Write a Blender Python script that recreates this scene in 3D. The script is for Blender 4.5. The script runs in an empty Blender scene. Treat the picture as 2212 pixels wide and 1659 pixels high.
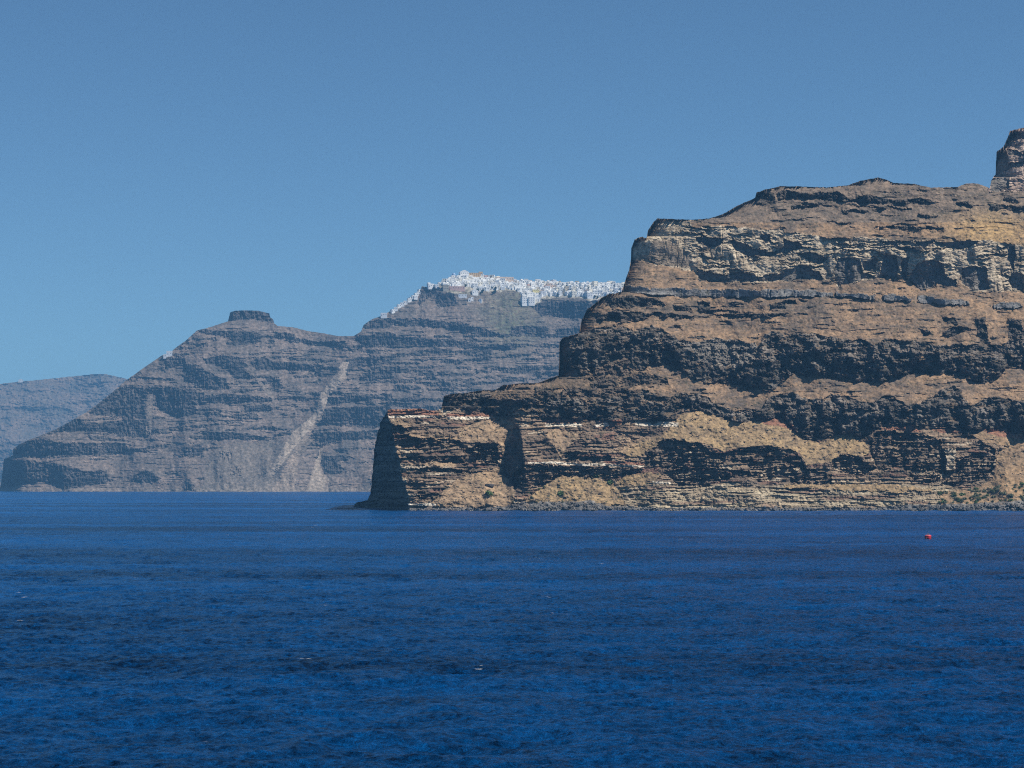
import bpy, math, random
import numpy as np

# ---------------------------------------------------------------- camera, world, sun, exposure
sc = bpy.context.scene
col = sc.collection
# image frame: outlines and placements are kept in image pixels (2212 wide), EYE is the camera height
W0, F0, CX, HZ, EYE = 2212.0, 4989.0, 1106.0, 1045.0, 12.0
cam_d = bpy.data.cameras.new('camera')
cam = bpy.data.objects.new('camera', cam_d); col.objects.link(cam)
cam.location = (0, 0, EYE); cam.rotation_euler = (math.radians(90), 0, 0)
cam_d.sensor_width = 36.0; cam_d.lens = 36.0 * F0 / W0
cam_d.shift_y = (HZ - 829.5) / W0
cam_d.clip_start = 1.0; cam_d.clip_end = 80000.0
sc.camera = cam

SUN_EL, SUN_AZ = 55.0, 110.0          # azimuth clockwise from +Y (the viewing direction)
world = bpy.data.worlds.new("World"); sc.world = world; world.use_nodes = True
nt = world.node_tree
bg = nt.nodes['Background']; sky = nt.nodes.new('ShaderNodeTexSky')
sky.sky_type = 'NISHITA'; sky.sun_disc = False
sky.sun_elevation = math.radians(SUN_EL); sky.sun_rotation = math.radians(SUN_AZ)
sky.altitude = 2500.0; sky.air_density = 0.9; sky.dust_density = 0.0; sky.ozone_density = 3.5
tint = nt.nodes.new('ShaderNodeMixRGB'); tint.blend_type = 'MULTIPLY'; tint.inputs[0].default_value = 1.0; tint.inputs[2].default_value = (0.77, 1.0, 1.06, 1)
nt.links.new(sky.outputs[0], tint.inputs[1]); nt.links.new(tint.outputs[0], bg.inputs[0]); bg.inputs[1].default_value = 0.070
sl = bpy.data.lights.new('sun', 'SUN'); sl.energy = 4.9; sl.angle = math.radians(0.5); sl.color = (1.0, 0.95, 0.87)
sun = bpy.data.objects.new('sun', sl); col.objects.link(sun)
el, az = math.radians(SUN_EL), math.radians(SUN_AZ)
sdir = (math.cos(el)*math.sin(az), math.cos(el)*math.cos(az), math.sin(el))
from mathutils import Vector
sun.rotation_euler = Vector(sdir).to_track_quat('Z', 'Y').to_euler()
sun.location = (0, 0, 600)
vs = sc.view_settings
vs.view_transform = 'Standard'; vs.look = 'None'; vs.gamma = 1.0; vs.exposure = 0.25; vs.use_curve_mapping = False
if sc.render.engine == 'CYCLES':
    sc.cycles.volume_bounces = 0
sc.cycles.use_denoising = False
sc.cycles.filter_width = 1.1

# ---------------------------------------------------------------- helpers
rng = np.random.RandomState(7)
random.seed(7)
_perm = rng.permutation(1024).astype(np.int32)
_ga = rng.rand(1024) * 2 * np.pi
_gx, _gy = np.cos(_ga).astype(np.float32), np.sin(_ga).astype(np.float32)

def perlin(x, y, seed=0):
    x = np.asarray(x, np.float32); y = np.asarray(y, np.float32)
    xi = np.floor(x).astype(np.int32); yi = np.floor(y).astype(np.int32)
    fx = x - xi; fy = y - yi
    u = fx*fx*fx*(fx*(fx*6-15)+10); v = fy*fy*fy*(fy*(fy*6-15)+10)
    def g(ix, iy, dx, dy):
        h = _perm[(_perm[(ix + seed*131) & 1023] + iy) & 1023]
        return _gx[h]*dx + _gy[h]*dy
    a = g(xi, yi, fx, fy); b = g(xi+1, yi, fx-1, fy)
    c = g(xi, yi+1, fx, fy-1); d = g(xi+1, yi+1, fx-1, fy-1)
    return ((a + (b-a)*u) * (1-v) + (c + (d-c)*u) * v) * 1.5

def fbm(x, y, seed=0, octv=4, gain=0.5):
    s = 0; a = 1.0; t = 0
    for i in range(octv):
        s = s + a*perlin(x*2**i, y*2**i, seed+i); t += a; a *= gain
    return s / t

def ridged(x, y, seed=0, octv=4, gain=0.5):
    s = 0; a = 1.0; t = 0
    for i in range(octv):
        s = s + a*(1 - 2*np.abs(perlin(x*2**i, y*2**i, seed+i))); t += a; a *= gain
    return s / t

def sstep(a, b, x):
    t = np.clip((x-a)/(b-a), 0, 1); return t*t*(3-2*t)

def crop(ox, oy, k):
    return lambda pts: [(ox + x*k, oy + y*k) for x, y in pts]
C1 = crop(761.9, 761.9, .2526); C2 = crop(1185.1, 254.0, .2347); C3 = crop(1693.0, 254.0, .2347)
C4 = crop(1185.1, 609.5, .3113); C5 = crop(1693.0, 609.5, .3113)
C6 = crop(0.0, 634.9, .27046); C7 = crop(380.9, 592.6, .2960); C8 = crop(804.2, 558.7, .24875)

def inside(poly, X, Y):
    poly = np.asarray(poly, np.float32)
    m = np.zeros(X.shape, bool)
    x0, y0 = poly.min(0); x1, y1 = poly.max(0)
    sel = (X >= x0) & (X <= x1) & (Y >= y0) & (Y <= y1)
    xs, ys = X[sel], Y[sel]; r = np.zeros(xs.shape, bool)
    n = len(poly)
    for i in range(n):
        ax, ay = poly[i]; bx, by = poly[(i+1) % n]
        if ay == by: continue
        c = ((ay > ys) != (by > ys)) & (xs < (bx-ax)*(ys-ay)/(by-ay) + ax)
        r ^= c
    m[sel] = r
    return m

def poisson(gx, gy, wx, wy):
    # least-squares surface whose slopes best follow gx, gy (mirrored FFT)
    h, w = gx.shape
    div = np.zeros((h, w))
    ex = gx[:, :-1]*wx; ey = gy[:-1, :]*wy
    div[:, :-1] += ex; div[:, 1:] -= ex
    div[:-1, :] += ey; div[1:, :] -= ey
    D = np.concatenate([div, div[::-1]], 0); D = np.concatenate([D, D[:, ::-1]], 1)
    Fd = np.fft.rfft2(D)
    ky = 2 - 2*np.cos(2*np.pi*np.arange(2*h)/(2*h)); kx = 2 - 2*np.cos(2*np.pi*np.arange(w+1)/(2*w))
    L = wy*ky[:, None] + wx*kx[None, :]; L[0, 0] = 1
    Fd = -Fd / L; Fd[0, 0] = 0
    return np.fft.irfft2(Fd, s=D.shape)[:h, :w]

def grid_mesh(name, P, colr=None, mats=(), smooth=False):
    h, w = P.shape[:2]
    me = bpy.data.meshes.new(name)
    n = h*w
    me.vertices.add(n); me.vertices.foreach_set('co', P.reshape(-1).astype(np.float32))
    idx = np.arange(n, dtype=np.int32).reshape(h, w)
    q = np.stack([idx[:-1, :-1], idx[:-1, 1:], idx[1:, 1:], idx[1:, :-1]], -1).reshape(-1)
    nf = (h-1)*(w-1)
    me.loops.add(nf*4); me.loops.foreach_set('vertex_index', q)
    me.polygons.add(nf); me.polygons.foreach_set('loop_start', np.arange(0, nf*4, 4, dtype=np.int32))
    me.polygons.foreach_set('use_smooth', np.full(nf, smooth))
    me.update(calc_edges=True)
    if colr is not None:
        a = me.color_attributes.new('rock', 'FLOAT_COLOR', 'POINT')
        c = np.ones((n, 4), np.float32); c[:, :3] = colr.reshape(-1, 3)
        a.data.foreach_set('color', c.reshape(-1))
    for m in mats: me.materials.append(m)
    return me

def link(name, me, parent=None, loc=None):
    o = bpy.data.objects.new(name, me); col.objects.link(o)
    if parent is not None: o.parent = parent
    if loc is not None: o.location = loc
    return o

def tag(o, label=None, cat=None, group=None, kind=None):
    if label: o['label'] = label
    if cat: o['category'] = cat
    if group: o['group'] = group
    if kind: o['kind'] = kind
    return o

def pymesh(name, verts, faces, mats=(), colr=None, smooth=False):
    me = bpy.data.meshes.new(name)
    me.from_pydata([tuple(v) for v in verts], [], faces)
    for m in mats: me.materials.append(m)
    if colr is not None:
        a = me.color_attributes.new('rock', 'FLOAT_COLOR', 'POINT')
        c = np.ones((len(verts), 4), np.float32); c[:, :3] = colr
        a.data.foreach_set('color', c.reshape(-1))
    if smooth:
        for p in me.polygons: p.use_smooth = True
    me.update()
    return me

# ---------------------------------------------------------------- materials
def new_mat(name):
    m = bpy.data.materials.new(name); m.use_nodes = True
    return m, m.node_tree.nodes, m.node_tree.links, m.node_tree.nodes['Principled BSDF']

def rock_material(name, scale, speck, bump_d, speckscale):
    m, N, L, b = new_mat(name)
    b.inputs['Roughness'].default_value = 0.95
    b.inputs['Specular IOR Level'].default_value = 0.12
    at = N.new('ShaderNodeAttribute'); at.attribute_name = 'rock'
    tc = N.new('ShaderNodeTexCoord')
    n1 = N.new('ShaderNodeTexNoise'); n1.inputs['Scale'].default_value = scale; n1.inputs['Detail'].default_value = 6; n1.inputs['Roughness'].default_value = 0.65
    L.new(tc.outputs['Object'], n1.inputs['Vector'])
    mr = N.new('ShaderNodeMapRange'); mr.inputs[1].default_value = 0.3; mr.inputs[2].default_value = 0.7
    mr.inputs[3].default_value = 0.62; mr.inputs[4].default_value = 1.38
    L.new(n1.outputs['Fac'], mr.inputs[0])
    mul = N.new('ShaderNodeMixRGB'); mul.blend_type = 'MULTIPLY'; mul.inputs[0].default_value = 1
    L.new(at.outputs['Color'], mul.inputs[1]); L.new(mr.outputs[0], mul.inputs[2])
    vo = N.new('ShaderNodeTexNoise'); vo.inputs['Scale'].default_value = speckscale; vo.inputs['Detail'].default_value = 2
    L.new(tc.outputs['Object'], vo.inputs['Vector'])
    m2 = N.new('ShaderNodeMapRange'); m2.inputs[1].default_value = 0.56; m2.inputs[2].default_value = 0.66; m2.inputs[3].default_value = 0; m2.inputs[4].default_value = speck
    L.new(vo.outputs['Fac'], m2.inputs[0])
    mx = N.new('ShaderNodeMixRGB'); mx.inputs[2].default_value = (0.055, 0.055, 0.035, 1)
    L.new(m2.outputs[0], mx.inputs[0]); L.new(mul.outputs[0], mx.inputs[1])
    L.new(mx.outputs[0], b.inputs['Base Color'])
    bp = N.new('ShaderNodeBump'); bp.inputs['Strength'].default_value = 0.5; bp.inputs['Distance'].default_value = bump_d
    L.new(n1.outputs['Fac'], bp.inputs['Height']); L.new(bp.outputs[0], b.inputs['Normal'])
    return m

def plain(name, c, rough=0.85, var=0.12, scale=0.8):
    m, N, L, b = new_mat(name)
    tc = N.new('ShaderNodeTexCoord'); n1 = N.new('ShaderNodeTexNoise'); n1.inputs['Scale'].default_value = scale; n1.inputs['Detail'].default_value = 4
    L.new(tc.outputs['Object'], n1.inputs['Vector'])
    mr = N.new('ShaderNodeMapRange'); mr.inputs[1].default_value = 0.3; mr.inputs[2].default_value = 0.7; mr.inputs[3].default_value = 1-var; mr.inputs[4].default_value = 1+var*0.6
    L.new(n1.outputs['Fac'], mr.inputs[0])
    mul = N.new('ShaderNodeMixRGB'); mul.blend_type = 'MULTIPLY'; mul.inputs[0].default_value = 1
    mul.inputs[1].default_value = (*c, 1); L.new(mr.outputs[0], mul.inputs[2])
    L.new(mul.outputs[0], b.inputs['Base Color']); b.inputs['Roughness'].default_value = rough
    return m

M_near = rock_material('headland_rock', 0.45, 0.75, 0.25, 0.75)
M_far = rock_material('caldera_rock', 0.16, 0.55, 0.7, 0.35)

# ---------------------------------------------------------------- relief builder
class Relief:
    def __init__(s, x0, x1, y0, y1, dx, dy, D):
        s.xs = np.arange(x0, x1+dx, dx); s.ys = np.arange(y0, y1-dy, -dy)       # rows go upwards
        s.X, s.Y = np.meshgrid(s.xs, s.ys); s.dx, s.dy, s.D = dx, dy, D
        s.mpp = D / F0                                                          # metres per image pixel
        s.cot = np.full(s.X.shape, 1.3); s.gx = np.zeros(s.X.shape)
        s.rel = np.zeros(s.X.shape); s.colr = np.zeros(s.X.shape + (3,))
    def silhouette(s, pts, rough=None):
        p = np.array(pts); s.S = np.interp(s.xs, p[:, 0], p[:, 1])
        if rough is not None: s.S = s.S + rough(s.xs)
        s.in_ = s.Y >= s.S[None, :]
    def blend(s, m, c, a=1.0):
        m = (np.asarray(m, float) * a)[..., None]
        s.colr = s.colr*(1-m) + np.array(c)[None, None]*m
    def solve(s, wx, base_y, top_ext=300.0):
        Y = poisson(s.gx*s.dx, s.cot*s.mpp*s.dy, wx, 1.0)
        j = int(np.argmin(np.abs(s.ys - base_y)))
        Y = Y + s.D - Y[j].mean()
        dev = Y[j] - s.D
        Y = Y - dev[None, :] * np.exp(-np.maximum(0, base_y - s.Y)/220.0)
        return Y
    def build(s, Y, top_ext, drop, k_=1.0):
        Y = Y*k_; top_ext = top_ext*k_
        nc = len(s.xs)
        S = s.S
        jf = np.clip((s.ys[0] - S)/s.dy, 0, len(s.ys)-1.001)
        j0 = jf.astype(int); t = jf - j0; ar = np.arange(nc)
        YS = Y[j0, ar]*(1-t) + Y[j0+1, ar]*t
        k = np.clip((S[None, :] - s.Y)/(S[None, :] - s.ys[-1] + 1e-3), 0, 1)
        up = s.Y < S[None, :]
        py = np.maximum(s.Y, S[None, :])
        Yf = np.where(up, YS[None, :], Y)
        Z = EYE + (HZ - py)/F0*Yf
        Xw = (s.X - CX)/F0*Yf
        ext = top_ext*k**1.3
        Yw = Yf + np.where(up, ext, 0)
        Xw = Xw + np.where(up, ext*((s.X - CX)/F0 + 0.01), 0)      # the land behind widens inland
        Z = Z - np.where(up, ext*drop[None, :] , 0)
        Z = np.where(up & (k > 0.97), np.minimum(Z, -4), Z)
        s.P = np.stack([Xw, Yw, Z], -1); s.Yd = Y
        return s.P
    def at(s, px, py):
        i = (px - s.xs[0])/s.dx; j = (s.ys[0] - py)/s.dy
        i = min(max(i, 0), len(s.xs)-1.001); j = min(max(j, 0), len(s.ys)-1.001)
        i0, j0 = int(i), int(j); a, b = i-i0, j-j0
        P = s.P
        return (P[j0, i0]*(1-a)*(1-b) + P[j0, i0+1]*a*(1-b) + P[j0+1, i0]*(1-a)*b + P[j0+1, i0+1]*a*b)

def beds(X, Y, period, seed, wob=8.0, tilt=0.0):
    """saw-tooth bedding: every bed slopes back, then juts out over the one below"""
    s = Y + tilt*X + wob*fbm(X/170, Y/60, seed, 3) + 1.5*fbm(X/25, Y/14, seed+5, 2)
    ph = s/period + 0.9*perlin(X/260, s/(period*3.1), seed+9)
    fr = ph - np.floor(ph)                # 0 at bed top ... 1 at its foot (Y grows downwards)
    bed = np.floor(ph)
    amp = 0.5 + 0.9*perlin(X/70 + bed*7.3, bed*1.7 + 0.31, seed+3)
    return (1 - fr)*np.clip(amp, 0, None), bed, fr

# ================================================================ THE NEAR HEADLAND
DX, DY = 1.25, 1.05
R = Relief(730, 2580, 1112, 222, DX, DY, 1279.0)
X, Y = R.X.astype(np.float32), R.Y.astype(np.float32)
SN = [(700, 1112), (758, 1108), (764, 1097), (772, 1086), (798, 1080), (804, 1064), (806, 1050), (809, 1026), (811, 997), (813, 964), (824, 918), (835, 890), (839, 884),
      (863, 884), (906, 882), (923, 886), (939, 887), (953, 883), (959, 856), (979, 850), (1002, 850), (1040, 843), (1070, 843), (1085, 832.6),
      (1115, 829), (1163, 827), (1191, 816), (1207, 811), (1208.5, 740), (1216, 729), (1251, 720), (1257, 690), (1269, 668), (1288, 653),
      (1308, 637.5), (1342, 631), (1347, 618), (1353, 600), (1359, 582), (1362.5, 561), (1363.5, 536), (1371, 517), (1385, 512), (1397, 514), (1399.5, 498),
      (1412, 479), (1420, 472), (1490, 474.6), (1532, 472), (1560, 463), (1593, 444), (1631, 427.7), (1634, 416), (1654, 409), (1687, 402),
      (1740, 403), (1787, 405), (1834, 399.5), (1857, 391), (1897, 383), (1914, 388), (1930, 395), (1975, 397), (2010, 405), (2068, 404),
      (2087, 396), (2111, 396), (2138, 406), (2141, 390), (2150, 378), (2152, 329), (2168, 316), (2176, 298), (2182, 281), (2212, 275),
      (2260, 262), (2330, 268), (2420, 300), (2520, 330), (2600, 340)]
R.silhouette(SN, lambda x: (1.6 + 3*(x > 2135) + 2.2*((x > 1212) & (x < 1400)))*fbm(x/9, x*0+3.3, 41, 4, 0.7))
S2 = np.broadcast_to(R.S[None, :], X.shape)

# wobbled tracing coordinates, so traced outlines get natural edges
wx_ = 8*fbm(X/24, Y/22, 2, 5, 0.68); wy_ = 8*fbm(X/22, Y/16, 6, 5, 0.70)
XW, YW = X + wx_, Y + wy_
def reg(*polys):
    m = np.zeros(X.shape, bool)
    for p in polys: m |= inside(p, XW, YW)
    return m

B1_top = C4([(75, 300), (75, 410), (130, 385), (250, 345), (380, 312), (480, 300), (600, 340), (720, 300), (800, 335), (880, 380), (930, 430), (1000, 470),
             (1060, 540), (1180, 580), (1300, 545), (1440, 540), (1470, 430), (1500, 360), (1560, 340), (1625, 365)]) + \
         C5([(0, 380), (70, 355), (200, 352), (270, 370), (400, 392), (480, 400), (560, 400), (620, 440), (700, 392), (800, 400), (900, 402), (1040, 430),
             (1100, 440), (1200, 430), (1290, 440), (1380, 420), (1440, 440), (1520, 430), (1667, 330), (2000, 380), (2900, 360)])
B1_bot = C4([(60, 665), (140, 620), (205, 592), (215, 640), (300, 690), (320, 620), (380, 580), (440, 530), (540, 512), (570, 540), (600, 600), (660, 610),
             (720, 560), (800, 560), (880, 590), (940, 630), (1000, 660), (1080, 690), (1180, 700), (1300, 715), (1400, 730), (1500, 745), (1560, 755), (1610, 715)]) + \
         C5([(0, 690), (70, 645), (220, 640), (330, 655), (480, 680), (560, 690), (700, 690), (760, 660), (850, 640), (1000, 640), (1140, 635), (1250, 660),
             (1290, 690), (1380, 700), (1440, 690), (1500, 650), (1530, 600), (1600, 580), (1667, 600), (2000, 640), (2900, 620)])
B1 = reg(B1_top + B1_bot[::-1])
RG = reg(C4([(1020, 420), (1150, 390), (1300, 400), (1440, 430), (1450, 560), (1300, 600), (1150, 580), (1040, 540), (900, 470), (850, 410), (930, 400)]))  # rough grey outcrop
B2_top = C1([(760, 470), (785, 300), (1270, 240), (1300, 300), (1400, 330), (1550, 345), (1590, 300), (1690, 290), (1750, 300)]) + \
         C4([(30, 745), (100, 730), (300, 752), (340, 790), (480, 800), (540, 750), (640, 742), (720, 770), (850, 790), (930, 762), (1020, 780),
             (1100, 800), (1160, 850), (1250, 880), (1380, 890), (1480, 880), (1530, 800), (1600, 780)]) + \
         C5([(0, 780), (60, 760), (130, 800), (260, 810), (320, 780), (420, 780), (540, 830), (620, 830), (700, 790), (760, 800), (860, 850), (960, 830),
             (1040, 790), (1120, 740), (1190, 720), (1240, 780), (1290, 850), (1330, 850), (1380, 810), (1500, 800), (1560, 810), (1667, 830), (2100, 860), (2900, 850)])
B2_bot = C1([(750, 478), (950, 482), (1040, 500), (1150, 520), (1250, 530), (1350, 512), (1440, 485), (1520, 530), (1600, 550), (1690, 560)]) + \
         C4([(0, 930), (130, 945), (240, 960), (350, 960), (500, 962), (700, 950), (840, 945), (880, 930), (900, 900), (950, 882), (1060, 890), (1160, 920),
             (1240, 950), (1300, 970), (1440, 965), (1480, 950), (1560, 945), (1620, 955)]) + \
         C5([(0, 960), (60, 1000), (100, 1060), (120, 1090), (200, 1090), (350, 1060), (480, 1060), (560, 1080), (640, 1020), (700, 985), (860, 990), (900, 1000),
             (1000, 1000), (1130, 1010), (1220, 1020), (1280, 1050), (1320, 1020), (1400, 1020), (1560, 1030), (1667, 1050), (2100, 1070), (2900, 1050)])
B2 = reg(B2_top + B2_bot[::-1])
# the knobbly basalt hump between the two black cliffs
HUMP = reg(C4([(310, 690), (330, 600), (400, 560), (560, 540), (640, 620), (720, 640), (800, 700), (700, 700), (560, 730), (480, 800), (390, 790)]),
           C4([(200, 600), (300, 600), (330, 800), (240, 760)]), C4([(720, 640), (820, 660), (840, 720), (740, 700)]),
           C1([(1590, 340), (1560, 300), (2100, 230), (2212, 330), (2100, 390), (1700, 400)]))
# smaller dark ledges and steps in the upper slopes
LEDG = reg(C4([(395, 105), (600, 95), (760, 120), (810, 160), (640, 170), (450, 182), (395, 150)]),
           C4([(330, 235), (470, 190), (560, 205), (660, 215), (860, 215), (1010, 235), (1000, 262), (860, 250), (700, 240), (600, 270), (480, 250), (340, 262)]),
           C4([(1030, 130), (1110, 130), (1130, 190), (1260, 190), (1340, 200), (1110, 215), (1030, 200)]),
           C4([(1240, 140), (1300, 125), (1370, 160), (1270, 160)]), C4([(1540, 160), (1590, 135), (1648, 140), (1648, 175), (1560, 178)]),
           C4([(860, 160), (960, 160), (1000, 200), (900, 195)]), C4([(1100, 232), (1648, 215), (1648, 240), (1400, 245), (1200, 240)]),
           C5([(0, 130), (80, 125), (90, 150), (0, 155)]), C5([(930, 310), (1000, 330), (1040, 370), (980, 370)]),
           C5([(1080, 380), (1160, 310), (1260, 300), (1300, 330), (1180, 370)]), C5([(1330, 260), (1400, 240), (1420, 400), (1360, 400), (1340, 320)]),
           C5([(1560, 250), (1650, 260), (1667, 420), (1560, 400)]), C5([(1100, 240), (1200, 250), (1200, 290), (1110, 280)]),
           C3([(0, 670), (200, 690), (370, 690), (480, 680), (570, 720), (620, 760), (680, 730), (760, 710), (940, 740), (1050, 760), (1200, 750), (1300, 740), (1370, 770), (1360, 792),
               (1000, 794), (800, 785), (600, 778), (370, 757), (100, 742), (0, 742)]),
           C2([(1905, 690), (1970, 662), (2060, 690), (2090, 740), (2070, 790), (1990, 812), (1905, 790)]), C2([(2105, 710), (2186, 660), (2230, 680), (2230, 745), (2120, 752)]),
           C3([(60, 812), (200, 806), (330, 822), (200, 834), (60, 832)]), C3([(525, 850), (640, 842), (790, 852), (740, 876), (560, 884)]),
           C3([(100, 776), (300, 782), (420, 797), (250, 800)]), C3([(580, 800), (850, 815), (1180, 835), (1180, 852), (900, 828), (600, 815)]),
           C3([(1240, 880), (1420, 905), (1300, 918)]), C3([(1590, 780), (1700, 770), (1740, 822), (1600, 812)]),
           C3([(1880, 790), (2000, 800), (2260, 820), (2260, 865), (1900, 845)]), C3([(2010, 740), (2100, 720), (2180, 780), (2060, 780)]),
           C3([(60, 930), (240, 940), (100, 948)]), C3([(370, 950), (640, 970), (500, 978)]), C3([(820, 985), (1470, 1015), (1470, 1030), (1000, 1020)]))
# grey ignimbrite wall
GW = reg(C4([(505, 45), (520, 18), (560, 25), (700, 45), (900, 38), (1050, 50), (1650, 50), (1650, 105), (1200, 100), (900, 95), (700, 82), (560, 66)]),
         C5([(0, 50), (240, 60), (340, 75), (340, 102), (240, 97), (0, 97)]), C5([(360, 70), (480, 75), (632, 92), (625, 117), (500, 107), (365, 92)]),
         C5([(685, 95), (760, 85), (882, 110), (880, 133), (700, 122)]), C5([(930, 100), (960, 85), (1130, 120), (1170, 120), (1292, 130), (1290, 157), (1100, 152), (940, 142)]),
         C5([(1458, 150), (1550, 143), (1640, 140), (1660, 165), (1460, 187)]), C5([(1720, 140), (2300, 150), (2300, 190), (1720, 170)]))
# pumice cliff
PUM = reg(C2([(965, 950), (1300, 958), (1335, 1020), (1480, 1000), (1700, 1000), (1950, 1030), (2160, 1030)]) +
          C3([(0, 1050), (200, 1070), (420, 1110), (700, 1100), (860, 1110), (1060, 1130), (1200, 1130), (1400, 1130), (1600, 1140), (1800, 1120), (2000, 1150), (2211, 1180), (3700, 1150),
              (3700, 1560), (2211, 1600), (1900, 1600), (1720, 1590), (1620, 1490), (1590, 1550), (1420, 1530), (1350, 1560), (1260, 1600), (1220, 1530), (1130, 1490), (1050, 1480), (860, 1480),
              (600, 1530), (500, 1560), (430, 1500), (300, 1480), (200, 1480), (0, 1510)]) +
          C2([(1950, 1520), (1750, 1520), (1560, 1510), (1400, 1500), (1340, 1420), (1200, 1390), (960, 1345), (880, 1325), (740, 1320), (740, 1100), (890, 1030)]))
TOWER = reg(C3([(1880, 690), (1880, 300), (1990, 100), (2100, 40), (3700, -100), (3700, 560), (2600, 700), (2211, 690), (2050, 670)]))
PDK = reg(C2([(1350, 1090), (1480, 1105), (1600, 1120), (1585, 1185), (1500, 1190), (1380, 1150)]), C2([(1670, 1120), (1800, 1155), (1900, 1215), (2060, 1240), (2170, 1190), (2170, 1235), (2050, 1275), (1850, 1275), (1720, 1225)]),
          C2([(1375, 1390), (1600, 1450), (1750, 1420), (1950, 1460), (2170, 1425), (2170, 1505), (1560, 1515), (1380, 1500)]), C2([(1960, 1080), (2030, 1070), (2060, 1150), (1990, 1160)]),
          C3([(0, 1120), (150, 1150), (180, 1190), (0, 1245)]), C3([(0, 1400), (200, 1350), (330, 1430), (360, 1492), (0, 1505)]), C3([(100, 1250), (300, 1240), (400, 1300), (330, 1360), (200, 1300)]),
          C3([(490, 1310), (560, 1290), (690, 1310), (720, 1380), (730, 1425), (850, 1462), (600, 1532), (500, 1560), (455, 1480)]),
          C3([(720, 1330), (860, 1290), (850, 1400), (740, 1400)]), C3([(915, 1270), (1040, 1265), (1055, 1400), (1040, 1475), (870, 1475)]),
          C3([(1090, 1290), (1160, 1280), (1125, 1475), (1085, 1485)]), C3([(1230, 1340), (1400, 1310), (1470, 1350), (1480, 1450), (1590, 1500), (1590, 1555), (1420, 1535), (1265, 1600), (1150, 1490), (1190, 1400)]),
          C3([(1640, 1390), (1740, 1365), (1860, 1380), (1900, 1580), (1720, 1592), (1630, 1490)]), C3([(1200, 1140), (1400, 1130), (1300, 1220), (1260, 1180)]),
          C3([(880, 1130), (1000, 1140), (1080, 1190), (1300, 1225), (1200, 1240), (1050, 1210), (930, 1150)]), C3([(1400, 1150), (1800, 1130), (1700, 1200), (1500, 1200)]),
          C3([(2060, 1500), (2120, 1420), (2211, 1440), (2211, 1600), (2100, 1570)]), C3([(2080, 1180), (2140, 1180), (2120, 1420), (2050, 1300)]),
          C3([(2060, 170), (2150, 130), (2211, 150), (2211, 200), (2080, 200)]), C3([(2060, 290), (2211, 320), (2211, 350), (2060, 350)]), C3([(2070, 420), (2211, 400), (2211, 450), (2060, 470)]),
          C3([(1900, 560), (2080, 540), (2070, 640), (1980, 680), (1900, 680)]), C3([(1940, 320), (2050, 270), (2070, 480), (1960, 520)]))
# lower tuff: bedded rock everywhere under the second black cliff, with lit screes
FAN = reg(C1([(960, 620), (1100, 580), (1400, 560), (1385, 640), (1330, 760), (1290, 900), (1270, 800), (1200, 750), (1050, 770), (700, 760), (480, 730), (480, 700), (900, 715)]),
          C1([(1280, 980), (1130, 1000), (900, 1080), (700, 1240), (560, 1290), (700, 1320), (1000, 1330), (1350, 1330), (1390, 1170), (1370, 1110), (1290, 1050)]),
          C1([(1640, 680), (1760, 650), (1960, 680), (1900, 760), (1820, 830), (1780, 900), (1740, 830)]),
          C1([(310, 570), (480, 570), (500, 630), (430, 640)]), C1([(480, 925), (900, 930), (900, 980), (650, 965)]),
          C4([(0, 1030), (180, 1040), (220, 1080), (110, 1150), (60, 1150)]), C4([(480, 1180), (580, 1090), (800, 1060), (720, 1150), (640, 1210)]))
YEL = reg(C1([(1400, 1335), (1500, 1250), (1650, 1120), (1830, 1055), (1950, 1075), (2212, 1085), (2212, 1335)]),
          C4([(0, 1370), (100, 1345), (300, 1355), (430, 1385), (480, 1440), (535, 1545), (200, 1540), (0, 1540)]),
          C4([(850, 1000), (930, 908), (1100, 892), (1200, 950), (1350, 980), (1450, 958), (1560, 945), (1648, 960), (1660, 1150), (1500, 1130), (1340, 1145), (1220, 1175), (1150, 1150), (1060, 1108),
              (960, 1110), (860, 1083), (780, 1110), (720, 1150), (640, 1210), (560, 1210), (520, 1195), (580, 1130), (780, 1065)]),
          C4([(470, 1385), (560, 1338), (700, 1318), (785, 1340), (720, 1392), (600, 1412), (500, 1412)]),
          C5([(-20, 990), (60, 1010), (120, 1090), (250, 1108), (430, 1060), (500, 1090), (580, 1120), (600, 1190), (540, 1210), (400, 1180), (330, 1250), (160, 1270), (110, 1180), (0, 1150)]),
          C5([(0, 1405), (300, 1405), (700, 1400), (1060, 1440), (800, 1460), (300, 1435), (0, 1425)]))
RSL = reg(C5([(1480, 1210), (1520, 1150), (1667, 1110), (2900, 1130), (2900, 1560), (1667, 1560), (1100, 1560), (1080, 1450), (1300, 1440), (1450, 1370)]),
          C5([(1290, 1060), (1400, 1030), (1667, 1060), (1667, 1160), (1400, 1110)]))
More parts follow.
